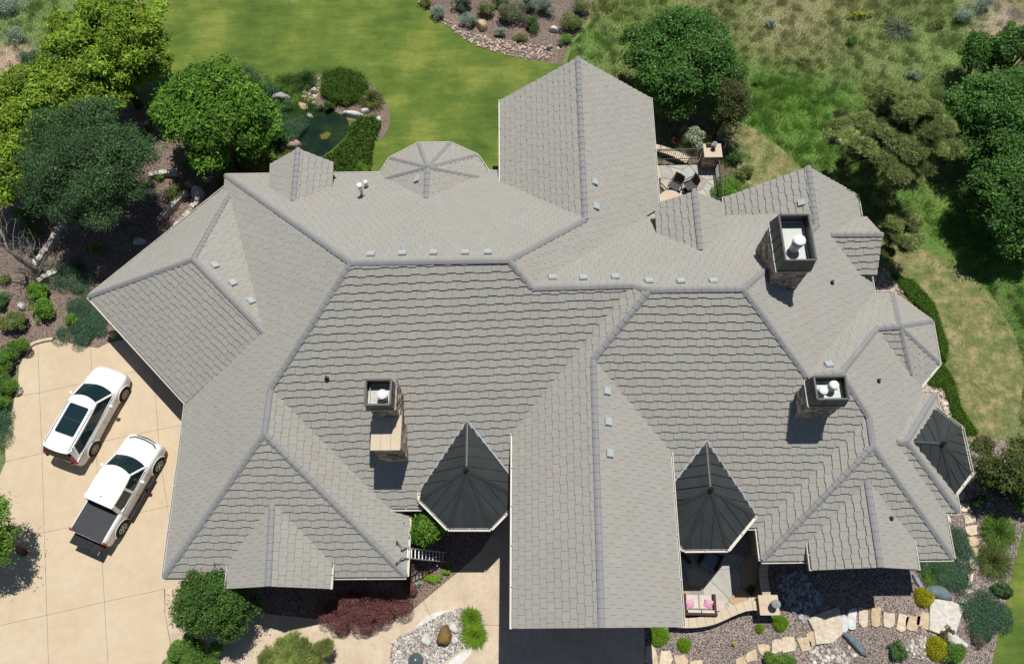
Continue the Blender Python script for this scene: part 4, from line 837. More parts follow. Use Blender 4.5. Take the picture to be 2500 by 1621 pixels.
tp=at(1637,490,DKZ+.72);t=empty('patio_table',(tp[0],tp[1],DKZ),0,'round buff stone topped table among the sling chairs','table')
mb=MB();mb.lathe(tp[0],tp[1],[(.60,DKZ+.70),(.62,DKZ+.71),(.62,DKZ+.735),(.60,DKZ+.745)],36);mb.build('table_top',BUFF,t)
for k in range(4):
    a=k*math.pi/2+.5;mb=MB();mb.tube([(tp[0]+.4*math.cos(a),tp[1]+.4*math.sin(a),DKZ),(tp[0]+.28*math.cos(a),tp[1]+.28*math.sin(a),DKZ+.7)],.02,8);mb.build('leg',IRON,t)
mb=MB();bp_=at(1671,469,DKZ+.05);t=empty('potted_ball',(bp_[0],bp_[1],DKZ),0,'small dark round pot on the flagstones between two sling chairs','pot')
mb.lathe(bp_[0],bp_[1],[(.08,DKZ),(.13,DKZ+.08),(.12,DKZ+.17),(.10,DKZ+.18),(.09,DKZ+.12)],16);mb.build('pot',IRON,t)
# =====================================================  FRONT PATIO
CWZ=.62
curve_wall('patio_wall',[(1640,1518),(1690,1520),(1740,1512),(1790,1490),(1825,1478),(1858,1478)],CWZ,0,.40,'S curved low wall with a buff coping round the front of the patio','wall',.36)
curve_wall('patio_wall',[(1868,1370),(1864,1400),(1868,1430),(1874,1462)],CWZ,0,.36,'short curved low wall running from the patio pillar back towards the house','wall',.2)
pillar('stone_pillar',10.36,1.76,11.20,2.58,0,.95,'square stone pillar with a four piece buff cap at the corner of the front patio wall')
lp=at(1890,1475,.95+.2);lantern('lantern',lp[0],lp[1],.95,1.15,'dark lantern standing on the buff cap of the front patio pillar')
def box_soft(mb,x0,y0,z0,x1,y1,z1,b=.04):
    mb.hexa([(x0,y0),(x1,y0),(x1,y1),(x0,y1)],z0,z1-b);mb.hexa([(x0,y0),(x1,y0),(x1,y1),(x0,y1)],z1-b,z1,top=[(x0+b,y0+b),(x1-b,y0+b),(x1-b,y1-b),(x0+b,y1-b)])
LOCAL[0]=True
sp_=at(1707,1473,.5);t=empty('loveseat',(sp_[0],sp_[1],.065),math.radians(-2),'brown wicker loveseat with cream cushions facing back across the front patio','loveseat')
mb=MB();box_soft(mb,-.66,-.42,.05,.66,.38,.30);mb.build('base',WICK,t)
for s in (-1,1):
    mb=MB();box_soft(mb,s*.64-.06,-.45,.02,s*.64+.06,.40,.60,.02);mb.build('arm',WICK,t)
mb=MB();box_soft(mb,-.70,-.50,.02,.70,-.38,.74,.02);mb.build('back',WICK,t)
for s in (-1,1):
    mb=MB();box_soft(mb,s*.29-.28,-.22,.30,s*.29+.28,.37,.43,.05);mb.build('seat_cushion',CUSH,t)
    mb=MB();mb.hexa([(s*.29-.28,-.37),(s*.29+.28,-.37),(s*.29+.28,-.24),(s*.29-.28,-.24)],.42,.78,0,top=[(s*.29-.27,-.39),(s*.29+.27,-.39),(s*.29+.27,-.29),(s*.29-.27,-.29)]);mb.build('back_cushion',CUSH,t)
LOCAL[0]=False
m,t_,p_=newmat('pink_pattern');tc=t_.nodes.new('ShaderNodeTexCoord');v=t_.nodes.new('ShaderNodeTexVoronoi');v.inputs['Scale'].default_value=14;t_.links.new(tc.outputs['Object'],v.inputs[0]);t_.links.new(ramp(t_,v.outputs['Distance'],[(.2,(.62,.12,.30)),(.5,(.78,.60,.66)),(.7,(.75,.3,.45))]),p_.inputs['Base Color']);setspec(p_,.9,.1);PINK=m
for dx,an,lb in ((-.42,.3,'pink patterned cushion at the left end of the wicker loveseat'),(.38,-.35,'pink patterned cushion at the right end of the wicker loveseat')):
    LOCAL[0]=True;t=empty('throw_pillow',(sp_[0]+dx,sp_[1]-.02,.56),an,lb,'cushion');
    n=8;vs=[];
    for sgn in (1,-1):
        for i in range(n+1):
            for j in range(n+1):
                u=2*i/n-1;v=2*j/n-1;h=.075*(1-u**4)*(1-v**4);k=1-.10*(1-abs(u*v));vs.append((u*.20*k,v*.20*k,sgn*h))
    q=(n+1)**2;fs=[(a*(n+1)+b,a*(n+1)+b+1,(a+1)*(n+1)+b+1,(a+1)*(n+1)+b) for a in range(n) for b in range(n)];fs+=[tuple(q+i for i in f[::-1]) for f in fs]
    o=meshobj('cover',vs,fs,PINK,t,smooth=True);o.rotation_euler=(math.radians(28),0,0);LOCAL[0]=False
st_=at(1756,1478,.3);t=empty('side_table',(st_[0],st_[1],.06),0,'small square pink stone side table beside the wicker loveseat','side table')
mb=MB();mb.box(st_[0]-.2,st_[1]-.22,.36,st_[0]+.2,st_[1]+.22,.40);mb.build('table_top',plain('pink_stone',(.60,.47,.42),.8,.2,0,.12,6),t)
for sx in (-1,1):
    for sy in (-1,1): mb=MB();mb.box(st_[0]+sx*.16-.02,st_[1]+sy*.18-.02,.06,st_[0]+sx*.16+.02,st_[1]+sy*.18+.02,.36);mb.build('leg',WICK,t)
def lounge(px,py,ang,label):
    LOCAL[0]=True;t=empty('lounge_chair',(0,0,0),0,label,'lounge chair','lounge chairs in the front patio shade')
    mb=MB();box_soft(mb,-.38,-.36,.05,.40,.36,.28);
    mb.build('base',WICK,t)
    for s in (-1,1): mb=MB();box_soft(mb,-.42,s*.38-.05,.03,.40,s*.38+.05,.56,.02);mb.build('arm',WICK,t)
    mb=MB();mb.hexa([(-.44,-.36),(-.30,-.36),(-.30,.36),(-.44,.36)],.25,.80,0,top=[(-.56,-.36),(-.44,-.36),(-.44,.36),(-.56,.36)]);mb.build('back_cushion',CUSH2,t)
    mb=MB();box_soft(mb,-.28,-.32,.28,.42,.32,.42);mb.build('seat_cushion',CUSH2,t)
    LOCAL[0]=False;p=at(px,py,.4);t.location=(p[0],p[1],.065);t.rotation_euler=(0,0,math.radians(ang))
CUSH2=plain('grey_blue_cushion',(.24,.27,.31),.9,.1,0,.05,3)
lounge(1735,1365,-120,'grey cushioned lounge chair in the shade, right of its twin')
lounge(1655,1372,-50,'grey cushioned lounge chair half under the gutter of the entry roof')
# ladder leaning on the roof edge
LAD=plain('ladder_alloy',(.55,.56,.57),.4,.5,.4,.05)
A=Vector(at(979,1348,3.55));B=Vector(at(1089,1360,.05));t=empty('ladder',(B.x,B.y,0),0,'aluminium extension ladder leaning on the gutter above the entry court','ladder')
d=(A-B).normalized();sd=Vector((0,1,0));sd=(sd-d*sd.dot(d)).normalized()
for s in (-1,1): mb=MB();mb.bar(B+sd*s*.20,A+sd*s*.20,.035,.07,up=d.cross(sd));mb.build('rail',LAD,t)
L=(A-B).length
for k in range(1,int(L/.3)): mb=MB();p=B+d*(k*.3);mb.bar(p-sd*.2,p+sd*.2,.04,.04);mb.build('rung',LAD,t)
for s in (-1,1): mb=MB();e=A-d*.1;mb.bar(e+sd*s*.2,e+sd*s*.42-Vector((.22,0,.02)),.03,.03);mb.bar(e+sd*s*.42-Vector((.22,0,.02)),e+sd*s*.42-Vector((.22,0,-.10)),.07,.07);mb.build('stand_off',IRON,t)
# =====================================================  ROCKS AND STEPPING STONES
ROCKV=vcol('rock',.9,.15,0,5,.28,.5)
def rock(px,py,rx,ry,h,ang,col,label,name='boulder',cat='rock',flat=.5,seed=None,group=None):
    x,y,_=at(px,py,h*.3);r=np.random.default_rng(int(px*7+py*13));d=(HC)/(-ray(px,py)[2])/F_PX
    rx*=d;ry*=d;n=14;m=7;vs=[];ph=r.uniform(0,6,6);a0=math.radians(ang)
    for i in range(m+1):
        t=i/m*math.pi/2;
        for j in range(n):
            a=2*math.pi*j/n;k=1+.13*math.sin(2*a+ph[0])+.10*math.sin(3*a+ph[1])+.07*math.sin(5*a+ph[2])
            q=math.cos(t)**flat*k;X_=rx*q*math.cos(a);Y_=ry*q*math.sin(a);Z=h*math.sin(t)**.8*(1+.12*math.sin(2*a+ph[3])*math.cos(t));X_+=r.normal(0,.02*rx);Y_+=r.normal(0,.02*ry)
            vs.append((x+X_*math.cos(a0)-Y_*math.sin(a0),y+X_*math.sin(a0)+Y_*math.cos(a0),Z-.02 if i else -.05))
    fs=[(i*n+j,i*n+(j+1)%n,(i+1)*n+(j+1)%n,(i+1)*n+j) for i in range(m) for j in range(n)]
    o=meshobj(name,vs,fs,ROCKV,col=[col]*len(vs),smooth=False);return tag(o,label,cat,group)
GREYR=(.34,.35,.36);PALE=(.60,.58,.54);TAN=(.55,.42,.28);SLATE=(.15,.19,.22);PINKR=(.42,.30,.26)
for a in [
 (685,240,22,11,.5,5,GREYR,'long grey boulder on the left bank of the pond'),(741,264,16,14,.35,-30,TAN,'flat tan slab at the top left edge of the pond'),(763,257,11,7,.3,20,TAN,'small tan rock right of the flat tan slab by the pond'),
 (767,222,9,6,.3,0,PALE,'small white rock in the dry streambed above the pond'),(757,285,11,7,.3,-35,GREYR,'small grey rock just below the flat tan slab by the pond'),(862,280,26,8,.35,-8,PALE,'long pale jagged rock on the right bank of the pond'),
 (893,242,8,12,.35,10,TAN,'upright tan rock among the tall grass by the pond'),(891,272,10,8,.3,0,PALE,'round pale rock at the right end of the jagged rock by the pond'),(925,293,9,7,.3,30,PALE,'lone pale rock at the outer edge of the pond bed'),
 (715,352,18,14,.4,0,PINKR,'brown rock behind the left back dormer'),(690,358,8,7,.3,0,GREYR,'small dark rock left of the brown rock behind the dormer'),
 (1177,63,15,11,.5,-25,TAN,'tan topped boulder in the gravel bed beyond the lawn'),(1352,73,11,7,.35,-20,PALE,'white oval rock in the gravel bed beyond the lawn'),(1342,117,8,6,.3,0,GREYR,'dark grey rock at the lower edge of the far gravel bed'),
 (2291,1446,30,19,.35,-30,SLATE,'dark slate boulder beside the round yellow shrub'),(2086,1570,42,9,.3,-52,SLATE,'long thin slate slab lying below the big pale flagstone'),(2331,1563,28,16,.45,-35,PALE,'pale rough boulder above the yellow shrub at the bottom right'),
 (2352,1468,14,8,.25,-20,PALE,'small pale rock at the edge of the blue green juniper'),(2240,1419,7,18,.2,25,(.30,.36,.40),'thin bluish slab under the right front eave'),
 (1041,1561,14,16,.28,-20,PALE,'pale rounded slab left of the bubbling fountain rock'),(1107,1532,14,12,.28,-35,PALE,'pale rounded slab right above the bubbling fountain rock'),(1110,1562,9,12,.25,20,PALE,'white rock touching the right side of the fountain rock'),
 (480,470,14,18,.4,20,PALE,'pale boulder at the head of the rocky garden stream left of the house'),(505,440,10,8,.3,0,TAN,'tan boulder just below the green maple'),(460,452,9,7,.3,0,TAN,'small orange rock left of the tan boulder below the maple'),(275,815,10,9,.3,0,(.60,.46,.28),'tan rock at the garage corner of the driveway'),
 (340,590,14,9,.35,10,(.45,.52,.58),'pale blue grey rock in the tree shade left of the house'),(54,748,9,11,.35,0,PALE,'white boulder between two left hand shrubs'),(2315,1268,6,10,.2,0,PALE,'small white rock under the right hand eave')]:
    rock(*a)
frx,fry=1085,1552
rock(frx,fry,20,21,.55,-25,(.20,.13,.045),'wet brown bubbling fountain rock in the white pebble island','fountain_rock','fountain',.35)
def blob(px,py,rx,ry,ang,n,seed,amp=.16):
    r=np.random.default_rng(seed);ph=r.uniform(0,6,3);a0=math.radians(ang);out=[]
    for j in range(n):
        a=2*math.pi*(j+r.uniform(-.2,.2))/n;k=1+amp*math.sin(2*a+ph[0])*.6+amp*.5*math.sin(3*a+ph[1])
        sq=1/max(abs(math.cos(a)),abs(math.sin(a)))**.85*.95;X_=rx*k*sq*math.cos(a);Y_=ry*k*sq*math.sin(a)
        out.append((px+X_*math.cos(a0)-Y_*math.sin(a0),py+X_*math.sin(a0)+Y_*math.cos(a0)))
    return out
STEPC=[(.62,.50,.34),(.58,.46,.31),(.66,.55,.40),(.55,.42,.27),(.60,.51,.39)]
def stepstone(px,py,rx,ry,ang,label,col=None,h=.07,group='stepping stones'):
    z=.012+h;P2=[at(x,y,z)[:2] for x,y in blob(px,py,rx,ry,ang,8,int(px*3+py),.2)]
    if area(P2)<0:P2=P2[::-1]
    cx_=sum(p[0] for p in P2)/len(P2);cy_=sum(p[1] for p in P2)/len(P2);mb=MB();c=col or STEPC[int(px+py)%5]
    top=[(cx_+(p[0]-cx_)*.95,cy_+(p[1]-cy_)*.95) for p in P2];mb.hexa(P2,0,z-.02,0,c);mb.hexa(P2,z-.02,z,0,c,top=top)
    o=mb.build('stepping_stone',ROCKV,col=True);return tag(o,label,'stepping stone',group)
ORD=['first','second','third','fourth','fifth','sixth','seventh','eighth','ninth','tenth','eleventh','twelfth']
for i,(x,y,a,b,g) in enumerate([(2347,1211,10,11,0),(2354,1238,14,10,10),(2368,1266,16,11,-5),(2373,1294,16,12,-8),(2375,1321,16,13,-8),(2377,1349,14,14,0),(2378,1376,12,14,0),(2369,1413,7,15,5),(2362,1440,6,9,0)]):
    stepstone(x,y,a,b,g,'buff flagstone, %s from the top of the path down the right side'%ORD[i])
for i,(x,y,a,b,g) in enumerate([(2108,1506,13,24,2),(2139,1504,13,25,-2),(2171,1513,14,22,0),(2203,1519,15,21,12),(2228,1520,17,22,12),(2258,1513,18,24,20)]):
    stepstone(x,y,a,b,g,'buff flagstone, %s from the left in the row leading to the big pale slab'%ORD[i])
for i,(x,y,a,b,g) in enumerate([(1986,1557,17,17,-25),(1965,1571,15,20,-15),(1926,1573,17,22,-10),(1897,1577,14,18,-8),(1866,1585,16,15,-8),(1835,1601,15,15,-15),(1809,1614,15,10,-20)]):
    stepstone(x,y,a,b,g,'tan flagstone, %s from the right in the curving lower path'%ORD[i])
for i,(x,y,a,b,g) in enumerate([(1590,1600,16,24,0),(1626,1606,16,20,0),(1663,1613,16,18,-10),(1700,1620,18,9,0)]):
    stepstone(x,y,a,b,g,'wide buff flagstone, %s from the left beside the dark driveway edge'%ORD[i])
stepstone(2021,1528,43,38,-18,'big pale orange edged flagstone half in shadow below the patio',(.60,.52,.42),.16,None)
stepstone(2308,1504,45,42,8,'largest pale flagstone near the yellow shrubs at the right',(.62,.58,.51),.16,None)
stepstone(2081,1510,11,30,0,'narrow white flagstone between the big slab and the row of buff stones',(.62,.62,.60),.14,None)
stepstone(2062,1521,9,22,0,'small white flagstone wedged against the big orange edged slab',(.62,.62,.62),.12,None)
# pebble island round the fountain
isl=[(953,1600),(957,1577),(968,1560),(985,1547),(1012,1536),(1050,1514),(1090,1494),(1120,1484),(1150,1483),(1172,1497),(1182,1520),(1176,1545),(1155,1570),(1110,1598),(1075,1622),(1040,1660),(960,1660)]
sheet('pebble_island',isl,.040,gravel('white_pebble',[(.34,.30,.27),(.62,.59,.55),(.72,.70,.67),(.5,.45,.4),(.76,.75,.73)],15,(.10,.09,.08)),1)
def scatter_stones(name,poly,n,r0,r1,cols,seed,z=.02):
    r=np.random.default_rng(seed);px=np.array(poly);P0=np.array([at(x,y,0)[:2] for x,y in poly]);lo=P0.min(0);hi=P0.max(0);mb=MB();pp=[tuple(p) for p in P0];k=0
    base=[(1,0,0),(.5,.87,0),(-.5,.87,0),(-1,0,0),(-.5,-.87,0),(.5,-.87,0)]
    while k<n:
        x,y=r.uniform(lo,hi)
        if not inside(x,y,pp):continue
        k+=1;s=r.uniform(r0,r1);a=r.uniform(0,6);e=r.uniform(.6,1);c=cols[r.integers(len(cols))];ca,sa=math.cos(a),math.sin(a);vs=[]
        for zz,q in ((0,1),(.5,.98),(.85,.62)):
            for b in base: u=b[0]*s*q;v=b[1]*s*q*e;vs.append((x+u*ca-v*sa,y+u*sa+v*ca,z+zz*s*.8))
        mb.add(vs,[(i*6+j,i*6+(j+1)%6,(i+1)*6+(j+1)%6,(i+1)*6+j) for i in range(2) for j in range(6)]+[(12,13,14,15,16,17)],0,tuple(np.array(c)*r.uniform(.85,1.15)))
    o=mb.build(name,ROCKV,col=True);return tag(o,None,None,None,'stuff')
WH=[(.52,.49,.45),(.62,.60,.57),(.38,.33,.29),(.46,.39,.32),(.28,.25,.23)]
tag(scatter_stones('pebbles',isl,900,.03,.085,WH,1,.03),'white and grey pebbles round the fountain rock','pebbles')
cob=[(1890,1400),(1960,1395),(1990,1440),(2040,1500),(2010,1535),(1960,1520),(1910,1460)]
tag(scatter_stones('cobbles',cob,260,.06,.13,[(.30,.33,.36),(.22,.24,.26),(.45,.45,.45)],2),'grey river cobbles in the shade right of the patio wall','cobbles')
tag(scatter_stones('cobbles',[(1975,1585),(2040,1560),(2090,1590),(2100,1640),(1970,1640)],150,.04,.11,WH,4),'white cobbles below the big orange edged flagstone','cobbles')
tag(scatter_stones('cobbles',[(2205,1575),(2250,1525),(2300,1560),(2270,1600),(2230,1610)],130,.04,.10,WH,5),'white cobbles left of the lower yellow shrub','cobbles')
tag(scatter_stones('cobbles',[(2122,662),(2160,660),(2215,705),(2190,720),(2130,718)],170,.05,.11,[(.55,.45,.37),(.62,.56,.5),(.4,.3,.25)],6),'pinkish cobbles outside the right hand dormer','cobbles')
tag(scatter_stones('cobbles',[(2240,930),(2290,940),(2322,1000),(2320,1040),(2285,960),(2250,960)],150,.05,.11,[(.55,.45,.37),(.62,.56,.5),(.4,.3,.25)],7),'pinkish cobbles beside the right hand bay','cobbles')
tag(scatter_stones('cobbles',[(1020,5),(1060,20),(1130,75),(1200,95),(1300,110),(1370,120),(1330,150),(1230,135),(1150,108),(1070,50)],420,.04,.11,[(.48,.36,.28),(.58,.48,.38),(.34,.27,.24)],8),'loose tan rubble along the far edge of the lawn','cobbles')
tag(scatter_stones('cobbles',[(735,200),(785,185),(790,215),(770,250),(740,255)],140,.03,.09,[(.6,.48,.32),(.66,.58,.46),(.5,.38,.24)],9,.02),'tan rubble of the dry streambed above the pond','cobbles')
# grey utility dome
mb=MB();ux,uy,_=at(1014,1612,.2);mb.lathe(ux,uy,[(.33,.03),(.33,.08),(.30,.2),(.22,.32),(.10,.39),(.01,.41)],24);tag(mb.build('garden_urn',plain('green_grey_glaze',(.085,.12,.125),.25,.6),smooth=True),'dark green glazed dome standing in the pebbles at the bottom edge','garden ornament')
# retaining walls in the left garden: dry laid stones
def drywall(px,h,wd,label):
    P3=[Vector(at(x,y,h)) for x,y in px];mb=MB()
    for a,b in zip(P3,P3[1:]):
        L=(b-a).length;d=(b-a)/L;s=Vector((-d.y,d.x,0));t=0
        while t<L:
            w_=random.uniform(.18,.42);e=[random.uniform(-.04,.04) for _ in range(4)];c=random.choice([(.42,.38,.34),(.52,.47,.42),(.34,.28,.25),(.58,.54,.50)])
            q=[a+d*t-s*(wd/2+e[0]),a+d*min(L,t+w_-.02)-s*(wd/2+e[1]),a+d*min(L,t+w_-.02)+s*(wd/2+e[2]),a+d*t+s*(wd/2+e[3])]
            mb.hexa([(v.x,v.y) for v in q],0,h+random.uniform(-.06,.05),0,c);t+=w_
    return tag(mb.build('garden_wall',ROCKV,col=True),label,'wall')
drywall([(190,500),(160,535),(135,570),(100,620),(78,645)],.4,.3,'dry stone retaining wall running down the upper left garden slope')
drywall([(136,657),(110,672),(92,686)],.35,.28,'short dry stone wall beside the bare dead trunk')
drywall([(270,330),(310,312),(362,300)],.35,.26,'pale dry stone wall between the yellow maple and the green maple')
drywall([(360,424),(400,419),(432,417)],.35,.26,'pale dry stone wall right of the grey green tree')
drywall([(385,535),(415,505),(440,475),(452,462)],.35,.26,'pale dry stone edge on the left bank of the rocky garden stream')
drywall([(425,552),(455,520),(480,490),(492,465)],.35,.26,'pale dry stone edge on the right bank of the rocky garden stream')
# pond
m,t,p=newmat('pond_water');p.inputs['Base Color'].default_value=(.010,.018,.012,1);setspec(p,.06,.5)
n_=noise(t,.9,4,.6);t.links.new(ramp(t,n_,[(.35,(.008,.016,.012)),(.55,(.014,.034,.012)),(.72,(.04,.06,.012))]),p.inputs['Base Color']);bump(t,p,noise(t,9,3),.12,.01)
sheet('pond_water',[(752,278),(775,262),(800,260),(825,278),(845,283),(853,305),(848,330),(815,362),(775,390),(735,390),(722,355),(735,320),(745,295)],.03,m)
rock(794,332,17,13,.06,0,(.14,.13,.02),'yellow green algae covered rock just under the pond surface')
# =====================================================  PLANTS
def unit(v): return v/np.maximum(np.linalg.norm(v,axis=-1,keepdims=True),1e-9)
def leaf_quads(c,nrm,size,r,asp=.62):
    n=len(c);t=unit(np.cross(nrm,unit(r.normal(size=(n,3)))));b=np.cross(nrm,t);s=size*r.uniform(.65,1.3,n)[:,None]
    v=np.stack([c-t*s,c-b*s*asp*.5+nrm*s*.12,c+t*s,c+b*s*asp*.5+nrm*s*.12],1);return v.reshape(-1,3)
def cols(r,n,palette,wts,clump=None,jit=.16):
    pal=np.array(palette);i=r.choice(len(pal),n,p=np.array(wts)/sum(wts));c=pal[i]*(1+r.normal(0,jit,n))[:,None]
    if clump is not None:c=c*clump[:,None]*1.28
    return np.clip(c,.004,.9)
def clumps(r,n,rad,fl=.35,inner=.45):
    d=unit(r.normal(size=(n,3)));d[:,2]=np.where(d[:,2]<-fl,-d[:,2],d[:,2]);q=r.uniform(inner,.86,n)[:,None];return d*q*np.array(rad)
def make_tree(px,py,zc,rpx,rpy,h_half,nleaf,leaf,pal,wts,label,name='tree',ncl=46,cr=.30,trunk_px=None,bark=None,seed=1,holes=0,limbs=9,cat='tree',fl=.35,shape=None,trans=None,crownname='crown'):
    r=np.random.default_rng(seed);x,y,_=at(px,py,zc);dep=(HC-zc)/(-ray(px,py)[2])/F_PX;rx=rpx*dep*1.06;ry=rpy*dep*1.20
    tx,ty=(x,y-.3*ry) if trunk_px is None else at(*trunk_px,0)[:2]
    t=empty(name,(tx,ty,0),0,label,cat)
    C=clumps(r,int(ncl*1.35),(rx,ry,h_half),fl,.5);cr=cr*.80
    if shape is not None: C=C[[shape(c[0]/rx,c[1]/ry) for c in C]];
    ncl=len(C);R=min(rx,ry)*cr*r.uniform(.7,1.25,ncl);w=R**2;ci=r.choice(ncl,nleaf,p=w/w.sum())
    # sub clumps give the ragged sprays
    nsub=10;sd=unit(r.normal(size=(ncl,nsub,3)));sd[:,:,2]=np.abs(sd[:,:,2])*.8-.15;si=r.integers(0,nsub,nleaf)
    d=unit(sd[ci,si]+r.normal(0,.27,(nleaf,3)));q=r.uniform(.35,1.22,nleaf)**.6
    pts=C[ci]+d*(R[ci]*q)[:,None]*np.array([1,1,.75])+r.normal(0,.04,(nleaf,3))+d*(r.exponential(.09,nleaf)*(r.random(nleaf)<.35))[:,None]
    nr=unit(d*.6+np.array([0,0,.6])+r.normal(0,.55,(nleaf,3)));tone=1+r.normal(0,.13,ncl)
    c=cols(r,nleaf,pal,wts,tone[ci]);pw=pts+np.array([x,y,zc]);pw[:,2]=np.maximum(pw[:,2],.05)
    fastmesh(crownname,leaf_quads(pw,nr,leaf,r),4,LEAF,c,t)
    mb=MB();base=Vector((tx,ty,0));top=Vector((x,y,zc-h_half*.2));tr=.05*min(rx,ry)+.05;mid=base.lerp(top,.5)+Vector((r.normal(0,.1),r.normal(0,.1),0))
    mb.tube([base,mid,top],[tr*1.3,tr,tr*.6],9)
    for i in r.choice(ncl,min(limbs,ncl),replace=False):
        e=Vector(C[i])+Vector((x,y,zc));s=base.lerp(top,r.uniform(.35,.95));m_=s.lerp(e,.5)+Vector((0,0,-.1*(e-s).length));mb.tube([s,m_,e],[tr*.5,tr*.3,.015],6)
        for _ in range(3): f=e+Vector(r.normal(0,R[i]*.6,3));mb.tube([m_.lerp(e,.5),f],[.02,.008],5)
    mb.build('trunk',bark or BARK,t,True);return t
YM=[(.20,.31,.030),(.145,.26,.028),(.31,.37,.038),(.10,.20,.022),(.42,.36,.045)];YW=[4,4,2.2,1.6,.5]
GM=[(.12,.25,.026),(.08,.19,.022),(.18,.32,.035),(.05,.125,.018)];GW=[4,3,2,1.5]
CT=[(.062,.128,.044),(.045,.10,.036),(.10,.175,.065),(.028,.068,.027),(.17,.23,.12)];CW=[4,4,2,2,.5]
OK_=[(.080,.185,.034),(.055,.14,.027),(.13,.25,.05),(.033,.085,.02)];OW=[4,4,2,2]
make_tree(275,118,3.6,165,118,2.5,74000,.12,YM,YW,'large yellow green maple at the upper left beside the lawn','maple_tree',70,.27,None,seed=11)
make_tree(140,250,2.9,175,64,1.9,42000,.12,YM,YW,'wide low yellow green maple in front of the largest maple','maple_tree',46,.42,None,seed=12)
make_tree(12,400,3.0,80,120,2.0,28000,.12,YM,YW,'yellow green maple cut by the left edge of the picture','maple_tree',30,.36,None,seed=13)
make_tree(532,284,3.0,145,116,2.3,58000,.115,GM,GW,'round bright green maple between the pond and the back of the house','maple_tree',50,.31,None,seed=14)
make_tree(600,215,2.6,85,45,1.2,9000,.05,CT,CW,'thin grey green shrub tree behind the round green maple','small_tree',22,.4,(600,240),seed=141)
make_tree(215,412,3.7,166,150,2.6,105000,.06,CT,CW,'tall grey green aspen at the left, partly over the yellow maples','aspen_tree',72,.27,None,seed=15,bark=BARKG)
make_tree(1658,150,2.5,144,116,2.0,62000,.10,OK_,OW,'dark green oak to the right of the back gable','oak_tree',54,.30,None,seed=16)
make_tree(1782,248,2.3,52,62,1.2,7000,.07,[(.07,.10,.025),(.11,.11,.05),(.12,.07,.045),(.05,.09,.02)],[3,2,1.5,2],'half bare tree leaning by the back patio pillar','small_tree',24,.36,(1742,345),seed=17,limbs=22,bark=BARK)
make_tree(2440,300,2.6,122,110,2.1,60000,.10,OK_,OW,'large dark oak filling the upper right edge','oak_tree',48,.32,None,seed=18)
make_tree(2480,140,2.6,75,60,1.8,20000,.10,OK_,OW,'small dark oak at the top of the row on the right edge','oak_tree',26,.38,None,seed=19)
make_tree(2385,140,1.8,50,45,1.2,9000,.09,OK_,OW,'lowest small oak at the upper left of the right hand row','oak_tree',16,.42,None,seed=191)
make_tree(2478,492,2.4,108,100,1.9,50000,.10,OK_,OW,'dark oak at the right edge just below the largest oak','oak_tree',42,.33,None,seed=20)
make_tree(520,1468,2.4,98,76,1.6,34000,.065,[(.075,.155,.028),(.05,.12,.022),(.11,.19,.04),(.03,.075,.015)],[4,4,2,1.5],'small leafy tree between the driveway and the front left gable','small_tree',40,.32,None,seed=21)
make_tree(1050,1280,2.5,46,38,1.2,16000,.07,GM,GW,'small bright green tree tucked beside the front left turret','small_tree',22,.38,None,seed=22)
make_tree(-48,1300,2.6,85,84,1.6,16000,.07,GM,GW,'green tree cut by the left edge beside the driveway','small_tree',26,.36,(60,1350),seed=23)
make_tree(2470,1140,1.8,105,62,1.2,20000,.07,[(.08,.13,.03),(.12,.17,.04),(.14,.07,.05),(.05,.09,.02)],[4,2,1,2],'loose green and reddish shrub tree at the right edge level with the right turret','small_tree',32,.32,None,seed=24)
# dead tree
def bare(px_list,label,seed,name='dead_tree',rad=.1,twigs=26,spread=1.4):
    r=np.random.default_rng(seed);P3=[Vector(at(x,y,z)) for x,y,z in px_list];t=empty(name,P3[0],0,label,'tree');mb=MB();mb.tube(P3,[rad*(1-.7*i/(len(P3)-1)) for i in range(len(P3))],8);mb.build('trunk',BARKG,t,True);mb=MB()
    for _ in range(twigs):
        i=r.integers(1,len(P3));s=P3[i-1].lerp(P3[i],r.random());d=(P3[-1]-P3[0]).normalized()+Vector(r.normal(0,.6,3));d.z=abs(d.z)*.5+.2;d.normalize();L=r.uniform(.4,1)*spread;e=s+d*L;m_=s+d*L*.5+Vector(r.normal(0,.08,3));mb.tube([s,m_,e],[.022,.014,.005],5)
        for _ in range(4): f=e+Vector(r.normal(0,.28,3));mb.tube([m_.lerp(e,r.random()),f],[.010,.003],4)
    mb.build('branches',BARKG,t);return t
bare([(104,682,0),(80,655,.9),(45,632,1.8),(18,608,2.6),(0,560,3.2)],'bare dead tree leaning at the left edge with grey branches',31,rad=.15,twigs=36,spread=1.9)
bare([(112,672,0),(90,640,.8),(72,605,1.6)],'thin bare stem beside the dead leaning trunk',32,rad=.07,twigs=12,spread=1.3)
bare([(1742,345,0),(1765,338,.8),(1800,322,1.4)],'bare branched shrub just right of the back patio pillar',33,rad=.05,twigs=22,spread=1.1,name='dead_shrub')
bare([(258,322,0),(250,305,.5),(245,290,1)],'tangle of bare grey twigs below the yellow maple',34,rad=.04,twigs=34,spread=1.2,name='dead_shrub')
